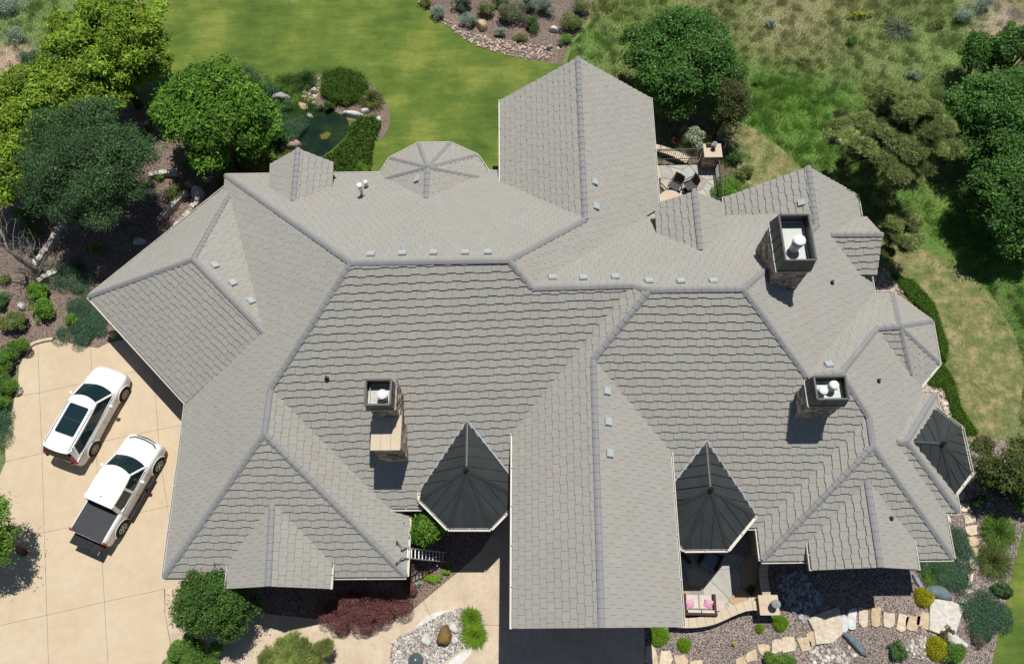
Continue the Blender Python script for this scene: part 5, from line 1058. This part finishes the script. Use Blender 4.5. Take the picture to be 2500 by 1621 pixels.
# ponderosa pine with needle tufts
def tufts(cen,dirs,n,L,wd,r):
    N=len(cen);c=np.repeat(cen,n,0);d=unit(np.repeat(dirs,n,0)*.55+r.normal(0,.62,(N*n,3)));d[:,2]=np.abs(d[:,2])*.8;s=unit(np.cross(d,r.normal(size=(N*n,3))))*wd;l=L*r.uniform(.7,1.2,(N*n,1))
    return np.stack([c-s,c+s,c+d*l],1).reshape(-1,3)
def pine(px,py,zc,rpx,rpy,hh,nt,label,trunk_px,seed,pal,L=.20,name='pine_tree',ncl=60,cr=.24,needles=11,limbs=30):
    r=np.random.default_rng(seed);x,y,_=at(px,py,zc);dep=(HC-zc)/(-ray(px,py)[2])/F_PX;rx,ry=rpx*dep,rpy*dep;tx,ty,_=at(*trunk_px,0);t=empty(name,(tx,ty,0),0,label,'tree')
    C=clumps(r,ncl,(rx,ry,hh),.5,.35);R=min(rx,ry)*cr*r.uniform(.6,1.3,ncl);ci=r.integers(0,ncl,nt);d=unit(r.normal(size=(nt,3)));d[:,2]=np.abs(d[:,2])*.9-.1
    cen=C[ci]+d*(R[ci]*r.uniform(.3,1,nt))[:,None]*np.array([1,1,.5])+np.array([x,y,zc]);c=cols(r,nt,pal,[4,3,2,1][:len(pal)],(1+r.normal(0,.2,ncl))[ci],.14)
    fastmesh('crown',tufts(cen,unit(d+np.array([0,0,.4])),needles,L,.011,r),3,GRASSB,np.repeat(c,needles,0)*r.uniform(.8,1.2,(nt*needles,1)),t)
    mb=MB();top=Vector((x,y,zc+hh*.8));base=Vector((tx,ty,0));mb.tube([base,base.lerp(top,.5),top],[.22,.15,.04],9)
    for i in range(min(limbs,ncl)):
        e=Vector(C[i])+Vector((x,y,zc));s=base.lerp(top,min(.95,max(.15,(e.z-.6)/top.z)));mb.tube([s,s.lerp(e,.5)+Vector((0,0,-.12)),e],[.07,.045,.015],6)
        for _ in range(4): mb.tube([s.lerp(e,r.uniform(.4,1)),e+Vector(r.normal(0,R[i]*.6,3))],[.02,.007],4)
    mb.build('trunk',BARK,t,True)
PP=[(.26,.31,.11),(.18,.235,.075),(.39,.43,.18),(.10,.14,.045)]
pine(2165,360,4.2,168,178,3.2,30000,'tall olive green pine behind the right back gable',(2185,430),41,PP,ncl=130,cr=.145)
pine(2195,580,2.2,62,60,1.4,4200,'low shaded pine boughs between the tall pine and the mown strip',(2190,520),42,PP,ncl=22,cr=.34,name='young_pine',limbs=10)
pine(722,1612,1.2,112,60,.9,8200,'olive green mugo pine at the bottom edge left of the fountain island',(730,1640),43,[(.24,.29,.08),(.18,.24,.07),(.32,.36,.11),(.12,.17,.05)],ncl=40,cr=.36,name='mugo_pine',limbs=12)
# shrubs
def shrub(px,py,rpx,rpy,h,n,leaf,pal,wts,label,name='shrub',cat='shrub',ncl=22,cr=.42,seed=None,poly=None,group=None,up=.7,asp=.62,dome=True):
    r=np.random.default_rng(seed or int(px*3+py*7));zc=h*.35;x,y,_=at(px,py,zc);dep=(HC-zc)/(-ray(px,py)[2])/F_PX;rx,ry=rpx*dep,rpy*dep
    C=clumps(r,ncl,(rx,ry,h*.75),.0,.15 if dome else .1);R=min(rx,ry)*cr*r.uniform(.75,1.25,ncl);w=R**2;ci=r.choice(ncl,n,p=w/w.sum())
    if poly is not None: # spreading mat over a traced outline
        PP_=[at(a,b,0)[:2] for a,b in poly];lo=np.min(PP_,0);hi=np.max(PP_,0);q=[]
        while len(q)<ncl:
            s=r.uniform(lo,hi)
            if inside(s[0],s[1],PP_):q.append((s[0]-x,s[1]-y,h*r.uniform(.15,.95 if h>.8 else .7)-zc))
        C=np.array(q);R=np.full(ncl,cr)*r.uniform(.7,1.3,ncl);ci=r.integers(0,ncl,n)
    d=unit(r.normal(size=(n,3)));d[:,2]=np.abs(d[:,2]);f=np.array([1,1,min(1,h/max(.05,np.mean(R))*.6)])
    pts=C[ci]+d*(R[ci]*r.uniform(.5,1.05,n)**.5)[:,None]*f+np.array([x,y,zc]);pts[:,2]=np.clip(pts[:,2],.03,None)
    nr=unit(d*.6+np.array([0,0,up])+r.normal(0,.4,(n,3)));c=cols(r,n,pal,wts,(1+r.normal(0,.09,ncl))[ci])
    o=fastmesh(name,leaf_quads(pts,nr,leaf,r,asp),4,LEAF,c);return tag(o,label,cat,group)
def spiky(px,py,rpx,h,n,pal,wts,label,name='ornamental_grass',cat='grass clump',L=None,wd=.012,spread=1.,poly=None,group=None,cl=1,seed=None,kind=None,lean=(0,0)):
    r=np.random.default_rng(seed or int(px*5+py*3));x,y,_=at(px,py,h*.4);dep=(HC)/(-ray(px,py)[2])/F_PX;rad=rpx*dep
    if poly is None: a=r.uniform(0,2*math.pi,n);q=np.sqrt(r.random(n))*rad*.5;bx=x+q*np.cos(a);by=y+q*np.sin(a);out=np.stack([np.cos(a),np.sin(a),np.zeros(n)],-1)*(q/(rad*.5))[:,None]*spread
    else:
        PP_=[at(a_,b_,0)[:2] for a_,b_ in poly];lo=np.min(PP_,0);hi=np.max(PP_,0);q=[]
        while len(q)<n:
            s=r.uniform(lo,hi)
            if inside(s[0],s[1],PP_):q.append(s)
        q=np.array(q);bx,by=q[:,0],q[:,1];out=np.zeros((n,3))
    d=out+r.normal(0,.30,(n,3))+np.array([lean[0],lean[1],0]);d[:,2]=1.;l=(L or h)*r.uniform(.6,1.15,n)
    hor=d[:,:2];base=np.stack([bx,by,np.zeros(n)],-1);k=np.linalg.norm(hor,axis=1,keepdims=True)
    mid=base+np.concatenate([hor*.45,np.ones((n,1))*.75],1)*l[:,None]*.6;tip=mid+np.concatenate([hor*.95,np.ones((n,1))*np.clip(.5-k*.5,-.25,.6)],1)*l[:,None]*.55
    s=unit(np.cross(mid-base,r.normal(size=(n,3))))*wd
    v=np.stack([base-s,base+s,mid+s,mid-s],1).reshape(-1,3);v2=np.stack([mid-s,mid+s,tip+s*.15,tip-s*.15],1).reshape(-1,3)
    c=cols(r,n,pal,wts,None,.15);o=fastmesh(name,np.concatenate([v,v2]),4,GRASSB,np.concatenate([c,c]));return tag(o,label,cat,group,kind)
JN=[(.065,.14,.072),(.048,.108,.06),(.095,.18,.10),(.03,.07,.042)];JW=[4,3,2,2]
BG=[(.10,.20,.026),(.07,.155,.02),(.15,.25,.04),(.045,.105,.016)];BW=[4,3,2,1.5]
YL=[(.42,.40,.025),(.33,.34,.02),(.20,.26,.02),(.50,.46,.04)];LM=[(.17,.30,.02),(.12,.24,.018),(.24,.37,.035)]
RD=[(.20,.075,.075),(.14,.05,.052),(.29,.13,.12),(.11,.095,.05)];SG=[(.24,.31,.24),(.18,.245,.18),(.32,.40,.32),(.11,.16,.10)]
DG=[(.06,.13,.03),(.042,.095,.024),(.10,.18,.045)];OL=[(.16,.20,.05),(.12,.16,.042),(.22,.24,.08),(.07,.11,.03)]
WF=[(.55,.58,.50),(.09,.17,.035),(.06,.12,.03),(.65,.66,.60)]
for a in [
 (45,850,36,30,.8,5200,.05,BG,BW,'top shrub in the row along the left driveway edge'),(18,893,30,32,.8,4200,.05,BG,BW,'second shrub down the row along the left driveway edge'),(22,945,28,30,.8,4200,.05,BG,BW,'third shrub down the row along the left driveway edge'),(10,985,22,22,.7,2600,.05,BG,BW,'lowest green shrub of the row along the left driveway edge'),
 (95,715,26,24,.7,2800,.055,GM,GW,'upper of two touching leafy shrubs in the left gravel bed'),(106,758,29,28,.8,3400,.055,GM,GW,'lower of two touching leafy shrubs in the left gravel bed'),(38,790,40,30,.7,4200,.055,OL,JW,'wide loose shrub above the driveway row at the left edge'),(177,783,17,16,.5,1300,.05,GM,GW,'tiny round shrub at the edge of the juniper mat'),
 (8,740,18,30,.5,1400,.05,DG,[3,2,1],'small dark shrub at the left edge beside the white boulder'),(14,685,16,16,.4,900,.04,OL,JW,'round olive shrub at the left edge above the dead trunk shadow'),
 (590,395,95,34,.7,9500,.045,OL,JW,'long olive green shrub mass behind the left back dormer'),(470,405,26,16,.5,1600,.05,GM,GW,'leafy shrub just under the round green maple'),(390,432,20,13,.3,1200,.04,GM,GW,'low green cushion plant on the pale dry stone wall'),(365,310,15,18,.3,1000,.04,GM,GW,'narrow green cushion plant left of the round maple'),
 (430,470,28,26,.5,1500,.045,OL,JW,'loose olive shrub beside the rocky garden stream'),(310,345,24,26,.6,1200,.045,SG,JW,'thin grey green shrub in the gravel below the yellow maple'),(345,370,22,16,.4,800,.045,SG,JW,'low grey green shrub in the gravel right of the bare twigs'),
 (80,560,42,34,.6,2600,.05,OL,JW,'low weedy green shrub above the dead leaning tree'),(60,525,30,20,.5,1500,.05,GM,GW,'weedy green shrub at the left edge below the yellow maple'),
 (20,20,60,30,.5,2600,.05,SG,JW,'grey green brush in the top left corner'),(78,155,28,30,.8,2600,.05,JN,JW,'blue green shrub left of the largest yellow maple'),(40,90,36,22,.5,1800,.045,SG,JW,'pale grey brush in the top left rough grass'),
 (2400,1433,1,1,.3,10,.04,DG,[3,2,1],None),
 (2388,1225,20,15,.5,2200,.04,DG,[3,2,1],'dark green ball shrub beside the top of the right hand path'),(2447,1438,26,20,.6,3000,.045,DG,[3,2,1],'dark green ball shrub right of the lowest stones of the right hand path'),
 (2328,1596,28,27,.55,4200,.04,BG,BW,'dark green round shrub behind the lower yellow shrub'),
 (1792,1572,6,5,.2,260,.03,YL,[4,3,1,2],'tiny yellow plant alone in the pink gravel'),
 (1896,1612,50,22,.5,5200,.045,BG,BW,'wide green shrub at the bottom edge among the lower flagstones'),(2190,1592,20,26,.5,1700,.05,DG,[3,2,1],'two lobed dark shrub in the gravel left of the white cobbles'),(2310,1545,24,16,.4,1400,.04,[(.12,.10,.05),(.08,.09,.03),(.16,.11,.07)],[3,2,2],'brownish low shrub above the lower yellow shrub'),(2390,1560,16,20,.4,1200,.04,[(.16,.12,.09),(.10,.10,.05),(.2,.15,.12)],[3,2,2],'dry brown shrub right of the pale boulder'),
 (1690,340,30,30,.9,6500,.045,WF,[3,4,2,1],'white flowering green shrub by the back patio railing'),(1645,345,15,24,.8,2000,.04,RD,[3,2,1,1],'dark red leaved shrub between the back gable and the white flowering shrub'),
 (1770,470,42,36,.6,4800,.05,GM,GW,'leafy green shrub bank right of the back patio railing'),(1820,425,24,20,.5,1900,.05,OL,JW,'olive shrub above the left slope of the right back gable'),(1795,385,24,20,.6,1500,.05,DG,[3,2,1],'dark shrub in the shade beside the patio pillar'),
 (1070,35,24,18,.6,2600,.035,SG,JW,'pale sage bush at the lawn edge of the far gravel bed'),(1145,52,28,20,.6,3200,.035,SG,JW,'pale sage bush above the tan topped boulder'),(1135,12,34,20,.8,3400,.04,[(.07,.11,.07),(.05,.08,.05),(.12,.16,.12)],[3,3,1],'dark blue green bush at the top edge of the far gravel bed'),(1225,80,20,15,.5,1500,.035,SG,JW,'small pale sage bush in the middle of the far gravel bed'),
 (1245,38,52,32,.9,6500,.04,[(.10,.14,.05),(.28,.28,.18),(.06,.10,.04),(.14,.12,.09)],[4,2,3,1],'large bush with cream flower heads in the far gravel bed'),(1330,18,38,24,.8,3600,.04,SG,JW,'grey green bush at the top right of the far gravel bed'),(1300,62,28,22,.6,2200,.045,DG,[3,2,1],'dark green bush between the flowering bush and the white oval rock'),(1398,60,30,28,.7,3000,.05,OL,JW,'olive green bush right of the white oval rock'),
 (1185,25,26,20,.7,2800,.04,OL,JW,'olive bush between two pale sage bushes in the far gravel bed'),(1290,15,34,22,.8,3400,.04,SG,JW,'pale grey bush behind the cream flowered bush'),(1270,95,24,14,.4,1400,.035,OL,JW,'low olive plant at the lower side of the cream flowered bush'),(1420,20,28,24,.7,2400,.045,OL,JW,'olive scrub at the right end of the far gravel bed'),(1040,8,24,16,.5,1500,.035,OL,JW,'small olive bush at the top left corner of the far gravel bed'),(1225,8,30,18,.7,2400,.04,DG,[3,2,1],'dark green scrub at the very top of the far gravel bed'),(1380,100,22,16,.45,1300,.04,GM,GW,'low bright green plant below the olive bush of the far bed'),
 (2080,103,17,13,.5,1300,.05,GM,GW,'small dark green bush alone in the dry field'),(2100,38,46,9,.4,1700,.04,YL,[2,2,3,1],'streak of yellow flowering plants near the top of the field'),(2350,45,32,22,.7,2400,.04,SG,JW,'pale grey shrub near the top right of the field'),(2395,15,40,22,.7,2800,.04,SG,JW,'wide grey green shrub at the top edge on the right'),(2465,65,14,13,.5,800,.05,GM,GW,'small green shrub on the bare pink soil'),
 (2440,1195,42,30,.7,3000,.05,[(.10,.09,.05),(.12,.05,.045),(.07,.10,.03)],[3,2,3],'reddish brown shrub right of the dark green ball shrub'),(2395,1080,30,20,.6,2000,.05,[(.16,.11,.09),(.08,.12,.04),(.12,.10,.05)],[3,2,2],'thin brownish shrub just right of the right turret'),
 (2490,1230,24,34,.9,3000,.06,GM,GW,'bright green shrub at the right edge above the lawn'),
 (1005,1345,15,10,.3,600,.04,GM,GW,'small plant in the shade below the ladder'),(1090,1393,13,9,.25,900,.04,LM,[3,2,2],'small lime plant nearest the dark shadow edge in the entry bed'),(1060,1412,26,12,.25,1800,.035,LM,[3,2,2],'low lime ground cover along the entry walkway edge'),(1018,1420,15,10,.3,900,.035,[(.30,.40,.28),(.22,.33,.2),(.4,.48,.36)],[3,2,1],'pale silvery green plant in the entry bed'),
 ]:
    if a[9] is None: continue
    shrub(*a,seed=None)
shrub(906,1495,112,46,1.0,42000,.036,RD,[4,3,2,1],'long dark red barberry hedge in front of the left gable','barberry_hedge','hedge',90,.30,poly=[(782,1494),(815,1462),(860,1455),(1005,1455),(1012,1478),(985,1500),(945,1512),(930,1532),(860,1543),(815,1530)],asp=.35,up=.4)
shrub(1000,1432,26,22,.6,3400,.034,RD,[4,3,2,1],'small dark red barberry at the right end of the long red hedge','barberry_shrub','shrub',10,.5)
shrub(470,1600,86,50,.9,17000,.045,BG,BW,'rounded feathery green shrub at the bottom edge beside the driveway','shrub','shrub',26,.36)
shrub(980,1385,30,34,.5,2600,.045,[(.10,.05,.04),(.14,.08,.05),(.05,.07,.03)],[3,2,2],'brownish red low shrub under the ladder','shrub','shrub',12,.4)
def mound(px,py,rpx,h,n,pal,wts,label,wd=.010,L=.10):
    r=np.random.default_rng(int(px*3+py));x,y,_=at(px,py,h*.3);R=rpx*HC/(-ray(px,py)[2])/F_PX;d=unit(r.normal(size=(n,3)));d[:,2]=np.abs(d[:,2]);q=r.uniform(.6,.95,n)[:,None];b=1+.06*np.sin(3*np.arctan2(d[:,1],d[:,0])+px)[:,None]
    c=d*q*np.array([R,R,h])*b+np.array([x,y,0]);c[:,2]=np.maximum(c[:,2],.03);v=tufts(c,d,1,L,wd,r);return tag(fastmesh('shrub',v,3,GRASSB,cols(r,n,pal,wts,None,.16)*1.25),label,'shrub')
for a in [(2257,1457,23,.5,9000,YL,[4,3,1,2],'upper round yellow shrub, beside the slate boulder'),(2290,1583,28,.55,12000,YL,[4,3,1,2],'lower round yellow shrub, near the bottom right'),
 (1610,1551,24,.45,9000,LM,[3,2,2],'larger lime green mound beside the corner of the entry roof'),(1671,1574,16,.35,5000,LM,[3,2,2],'smaller lime green mound in the gravel right of the entry roof corner'),(1905,1520,19,.4,7000,LM,[3,2,2],'lime green mound just below the front patio pillar'),(1854,1534,9,.25,2000,LM,[3,2,2],'tiny lime green mound in the shadow of the patio pillar')]: mound(*a)
# junipers
def juniper(poly,n,h,label,ncl=40,cr=.38):
    cx_=sum(p[0] for p in poly)/len(poly);cy_=sum(p[1] for p in poly)/len(poly);return shrub(cx_,cy_,10,10,h,n,.045,JN,JW,label,'juniper','juniper',ncl,cr,poly=poly,group='spreading junipers',asp=.4)
juniper([(172,735),(200,728),(225,745),(258,780),(265,820),(225,835),(205,850),(165,848),(140,822),(155,800),(185,775)],17000,.3,'blue green juniper mat spilling over the top of the driveway',46)
juniper([(130,655),(185,640),(230,690),(215,712),(165,712),(125,690)],9000,.3,'blue green juniper mat in the tree shade beside the left wall',26)
juniper([(655,290),(700,282),(742,290),(745,315),(720,340),(670,338)],8000,.45,'rounded blue green juniper on the left bank of the pond',26,.45)
juniper([(2320,1300),(2345,1310),(2362,1345),(2366,1390),(2352,1440),(2310,1430),(2270,1415),(2245,1385),(2250,1372),(2328,1372)],14000,.3,'blue green juniper mat under the right hand eave',44,.36)
juniper([(2350,1455),(2400,1445),(2440,1470),(2455,1500),(2440,1550),(2400,1565),(2370,1530),(2350,1490)],12000,.35,'blue green juniper mat right of the largest pale flagstone',36,.36)
juniper([(0,990),(18,985),(30,1040),(14,1090),(0,1100),(-20,1100),(-20,990)],5000,.4,'blue green juniper along the left driveway edge',18)
for a in [(690,345,40,22,.6,4200,.05,DG,[3,2,1],'dark green shrub filling the corner between the brown rock and the left back dormer'),(620,330,42,30,.9,5200,.05,OL,JW,'loose olive shrub right of the round green maple'),(660,222,28,20,.7,3000,.045,JN,JW,'blue green shrub above the long grey boulder by the pond'),
 (645,275,34,24,.8,3600,.045,GM,GW,'mid green shrub left of the long grey boulder by the pond'),(703,262,20,16,.5,2000,.045,DG,[3,2,1],'dark green shrub between the grey boulder and the tan slab'),(800,262,26,13,.5,2000,.04,DG,[3,2,1],'dark green plants overhanging the top edge of the pond'),
 (560,415,40,20,.6,3400,.045,GM,GW,'bright green low shrub at the eave below the round maple'),(540,450,24,16,.5,1600,.045,OL,JW,'small olive shrub where the rocky stream meets the roof'),(890,415,24,16,.4,1800,.04,GM,GW,'low green plants beside the back bay roof'),
 (180,290,24,20,.5,1200,.045,OL,JW,'low olive plant in the shade under the yellow maples'),(365,480,24,26,.6,1700,.045,SG,JW,'grey green shrub at the right edge of the aspen'),(235,610,28,18,.35,1300,.045,GM,GW,'low weedy plant in the gravel below the aspen'),
 (2290,60,26,16,.5,1300,.045,OL,JW,'olive scrub in the upper right field left of the pale shrub'),(1960,150,22,12,.35,800,.045,OL,JW,'small olive tuft in the dry middle of the field'),(1880,60,24,14,.35,900,.045,SG,JW,'pale grey tuft near the top of the dry field'),(2230,185,26,14,.4,1000,.04,SG,JW,'pale grey scrub above the tall pine'),(1850,200,22,14,.35,900,.045,GM,GW,'small green clump between the oak and the pine'),(2315,240,20,20,.5,1200,.045,SG,JW,'grey green scrub between the pine and the right hand oaks')]: shrub(*a)
# grasses
GR1=[(.11,.22,.032),(.075,.165,.026),(.17,.28,.05),(.24,.29,.10)];GRW=[4,3,2,1]
spiky(838,218,60,.9,5200,GR1,GRW,'tall green reeds on the far bank of the pond',poly=[(790,190),(830,178),(880,190),(900,215),(885,245),(850,262),(810,258),(785,235)],lean=(.1,.1))
spiky(745,195,24,.7,1500,DG,[3,2,1],'dark green tuft at the top left of the pond bed')
spiky(905,240,22,.7,1500,OL,JW,'olive tuft at the right end of the pond reeds')
spiky(745,265,24,.6,1300,DG,[3,2,1],'dark rushes between the grey boulder and the pond',seed=88)
spiky(865,350,50,.5,6500,GR1,GRW,'leafy green ground cover on the right bank of the pond',poly=[(855,315),(880,290),(920,290),(932,310),(915,345),(905,425),(860,430),(780,420),(775,395),(815,375),(850,340)],wd=.02)
spiky(1150,1508,27,.34,2600,LM,[3,2,2],'upper of two lime ornamental grass tufts in the pebble island',group='lime grass tufts in the pebble island',wd=.012,spread=.8)
spiky(1157,1549,28,.34,2600,LM,[3,2,2],'lower of two lime ornamental grass tufts in the pebble island',group='lime grass tufts in the pebble island',wd=.014,spread=1.3)
spiky(2440,1296,42,.6,2600,GR1,GRW,'upper feathery green grass clump right of the flagstone path',wd=.012)
spiky(2430,1368,44,.6,2600,OL,JW,'lower feathery olive grass clump right of the flagstone path',wd=.012)
spiky(2288,1398,42,.5,2200,GR1,GRW,'bright green grass clump among the junipers by the slate boulder')
spiky(2195,70,27,.5,420,[(.20,.24,.15),(.15,.19,.11),(.28,.32,.22)],[3,2,1],'spiky grey green yucca alone in the field','yucca','yucca',wd=.02,spread=2.2)
spiky(1834,1440,12,.34,160,OL,JW,'spiky potted plant in the inner corner of the front patio wall','potted_plant','plant',wd=.016,spread=.8)
spiky(2300,760,40,.38,9000,[(.13,.25,.035),(.10,.20,.03),(.20,.30,.06)],[3,2,1],'band of long dark green grass beside the right hand bays',poly=[(2170,672),(2230,690),(2278,745),(2312,850),(2305,890),(2285,850),(2280,790),(2215,725)],name='long_grass',kind='stuff')
spiky(2320,980,40,.38,8000,[(.13,.25,.035),(.10,.20,.03),(.20,.30,.06)],[3,2,1],'band of long dark green grass beside the right turret',poly=[(2256,935),(2300,890),(2325,930),(2345,1000),(2385,1060),(2350,1062),(2320,1010),(2305,950),(2275,945)],name='long_grass',kind='stuff')
# wild meadow: real blades everywhere the field is rough
def in_poly(px,py,poly):
    c=np.zeros(len(px),bool);n=len(poly)
    for i in range(n):
        x1,y1=poly[i];x2,y2=poly[(i+1)%n]
        if y1==y2: continue
        c^=((y1>py)!=(y2>py))&(px<(x2-x1)*(py-y1)/(y2-y1)+x1)
    return c
def meadow(name,poly,n,label,seed,h=.22,avoid=()):
    r=np.random.default_rng(seed);PP_=np.array([at(a,b,0)[:2] for a,b in poly]);lo,hi=PP_.min(0),PP_.max(0);s=r.uniform(lo,hi,(int(n*2.2),2));k=in_poly(s[:,0],s[:,1],PP_.tolist())
    for av in avoid: A=[at(a,b,0)[:2] for a,b in av];k&=~in_poly(s[:,0],s[:,1],A)
    ncl=max(20,n//90);m_=r.random(len(s))<.5;cc_=s[r.integers(0,len(s),ncl)];ii=r.integers(0,ncl,len(s));s[m_]=cc_[ii[m_]]+r.normal(0,.13,(m_.sum(),2));k=in_poly(s[:,0],s[:,1],PP_.tolist())
    for av in avoid: A=[at(a,b,0)[:2] for a,b in av];k&=~in_poly(s[:,0],s[:,1],A)
    sel=np.flatnonzero(k)[:n];s=s[sel];n=len(s);tuf=m_[sel];tint=r.normal(1.02,.13,ncl)[ii[sel]];c=fieldcol(s[:,0],s[:,1]);g=c[:,1]/(c[:,0]+.001);hh=h*(.35+.75*vnoise(s[:,0],s[:,1],1.3,5))*(.5+.5*np.clip(g,0,2));l=hh*r.uniform(.5,1.2,n)*np.where(tuf,1.6,1.);c=c*np.where(tuf,tint,1.)[:,None]
    a=r.uniform(0,6.28,n);d=np.stack([np.cos(a)*.35+.28,np.sin(a)*.35+.10,np.full(n,.9)],-1);base=np.stack([s[:,0],s[:,1],np.zeros(n)],-1);tip=base+d*l[:,None];sd=unit(np.cross(d,r.normal(size=(n,3))))*r.uniform(.008,.018,n)[:,None]
    col=np.clip(c*r.normal(2.1,.5,n)[:,None]*(1+r.normal(0,.05,(n,3))),.01,.6);dry=r.random(n)<.10;col[dry]=np.array([.42,.36,.20])*r.uniform(.7,1.1,(dry.sum(),1))
    o=fastmesh(name,np.stack([base-sd,base+sd,tip],1).reshape(-1,3),3,GRASSB,col);return tag(o,label,'grass',None,'stuff')
DRYP=[[(2150,600),(2240,600),(2330,645),(2410,705),(2470,800),(2500,900),(2490,1000),(2455,1062),(2375,1075),(2300,1060),(2290,1000),(2200,720)],[(1775,290),(1830,305),(1900,355),(1965,420),(1930,460),(1830,460),(1790,400),(1765,340)]]
meadow('meadow_grass',[(1380,175),(1395,110),(1440,60),(1450,-60),(2580,-60),(2580,1080),(2480,1080),(2500,900),(2470,800),(2400,690),(2250,560),(2100,600),(1960,430),(1800,470),(1600,420),(1590,230),(1420,150)],230000,'rough meadow grass of green and straw colours beyond the house',51,avoid=DRYP)
meadow('meadow_grass',[(-60,-60),(370,-60),(300,60),(120,180),(60,300),(-60,300)],26000,'rough grass in the top left corner behind the maples',52)
spiky(700,200,34,.55,1700,GR1,GRW,'green grass clump at the lawn edge left of the pond bed')
meadow('verge_grass',[(590,200),(700,185),(735,215),(745,260),(735,330),(700,400),(590,440)],14000,'rough green grass filling the gap between the maple and the pond',53,.25)
meadow('strip_grass',DRYP[0],5000,'sparse green and straw grass on the mown strip at the right',54,.09)
meadow('strip_grass',DRYP[1],1500,'sparse green and straw grass on the mown strip by the back patio',55,.09)
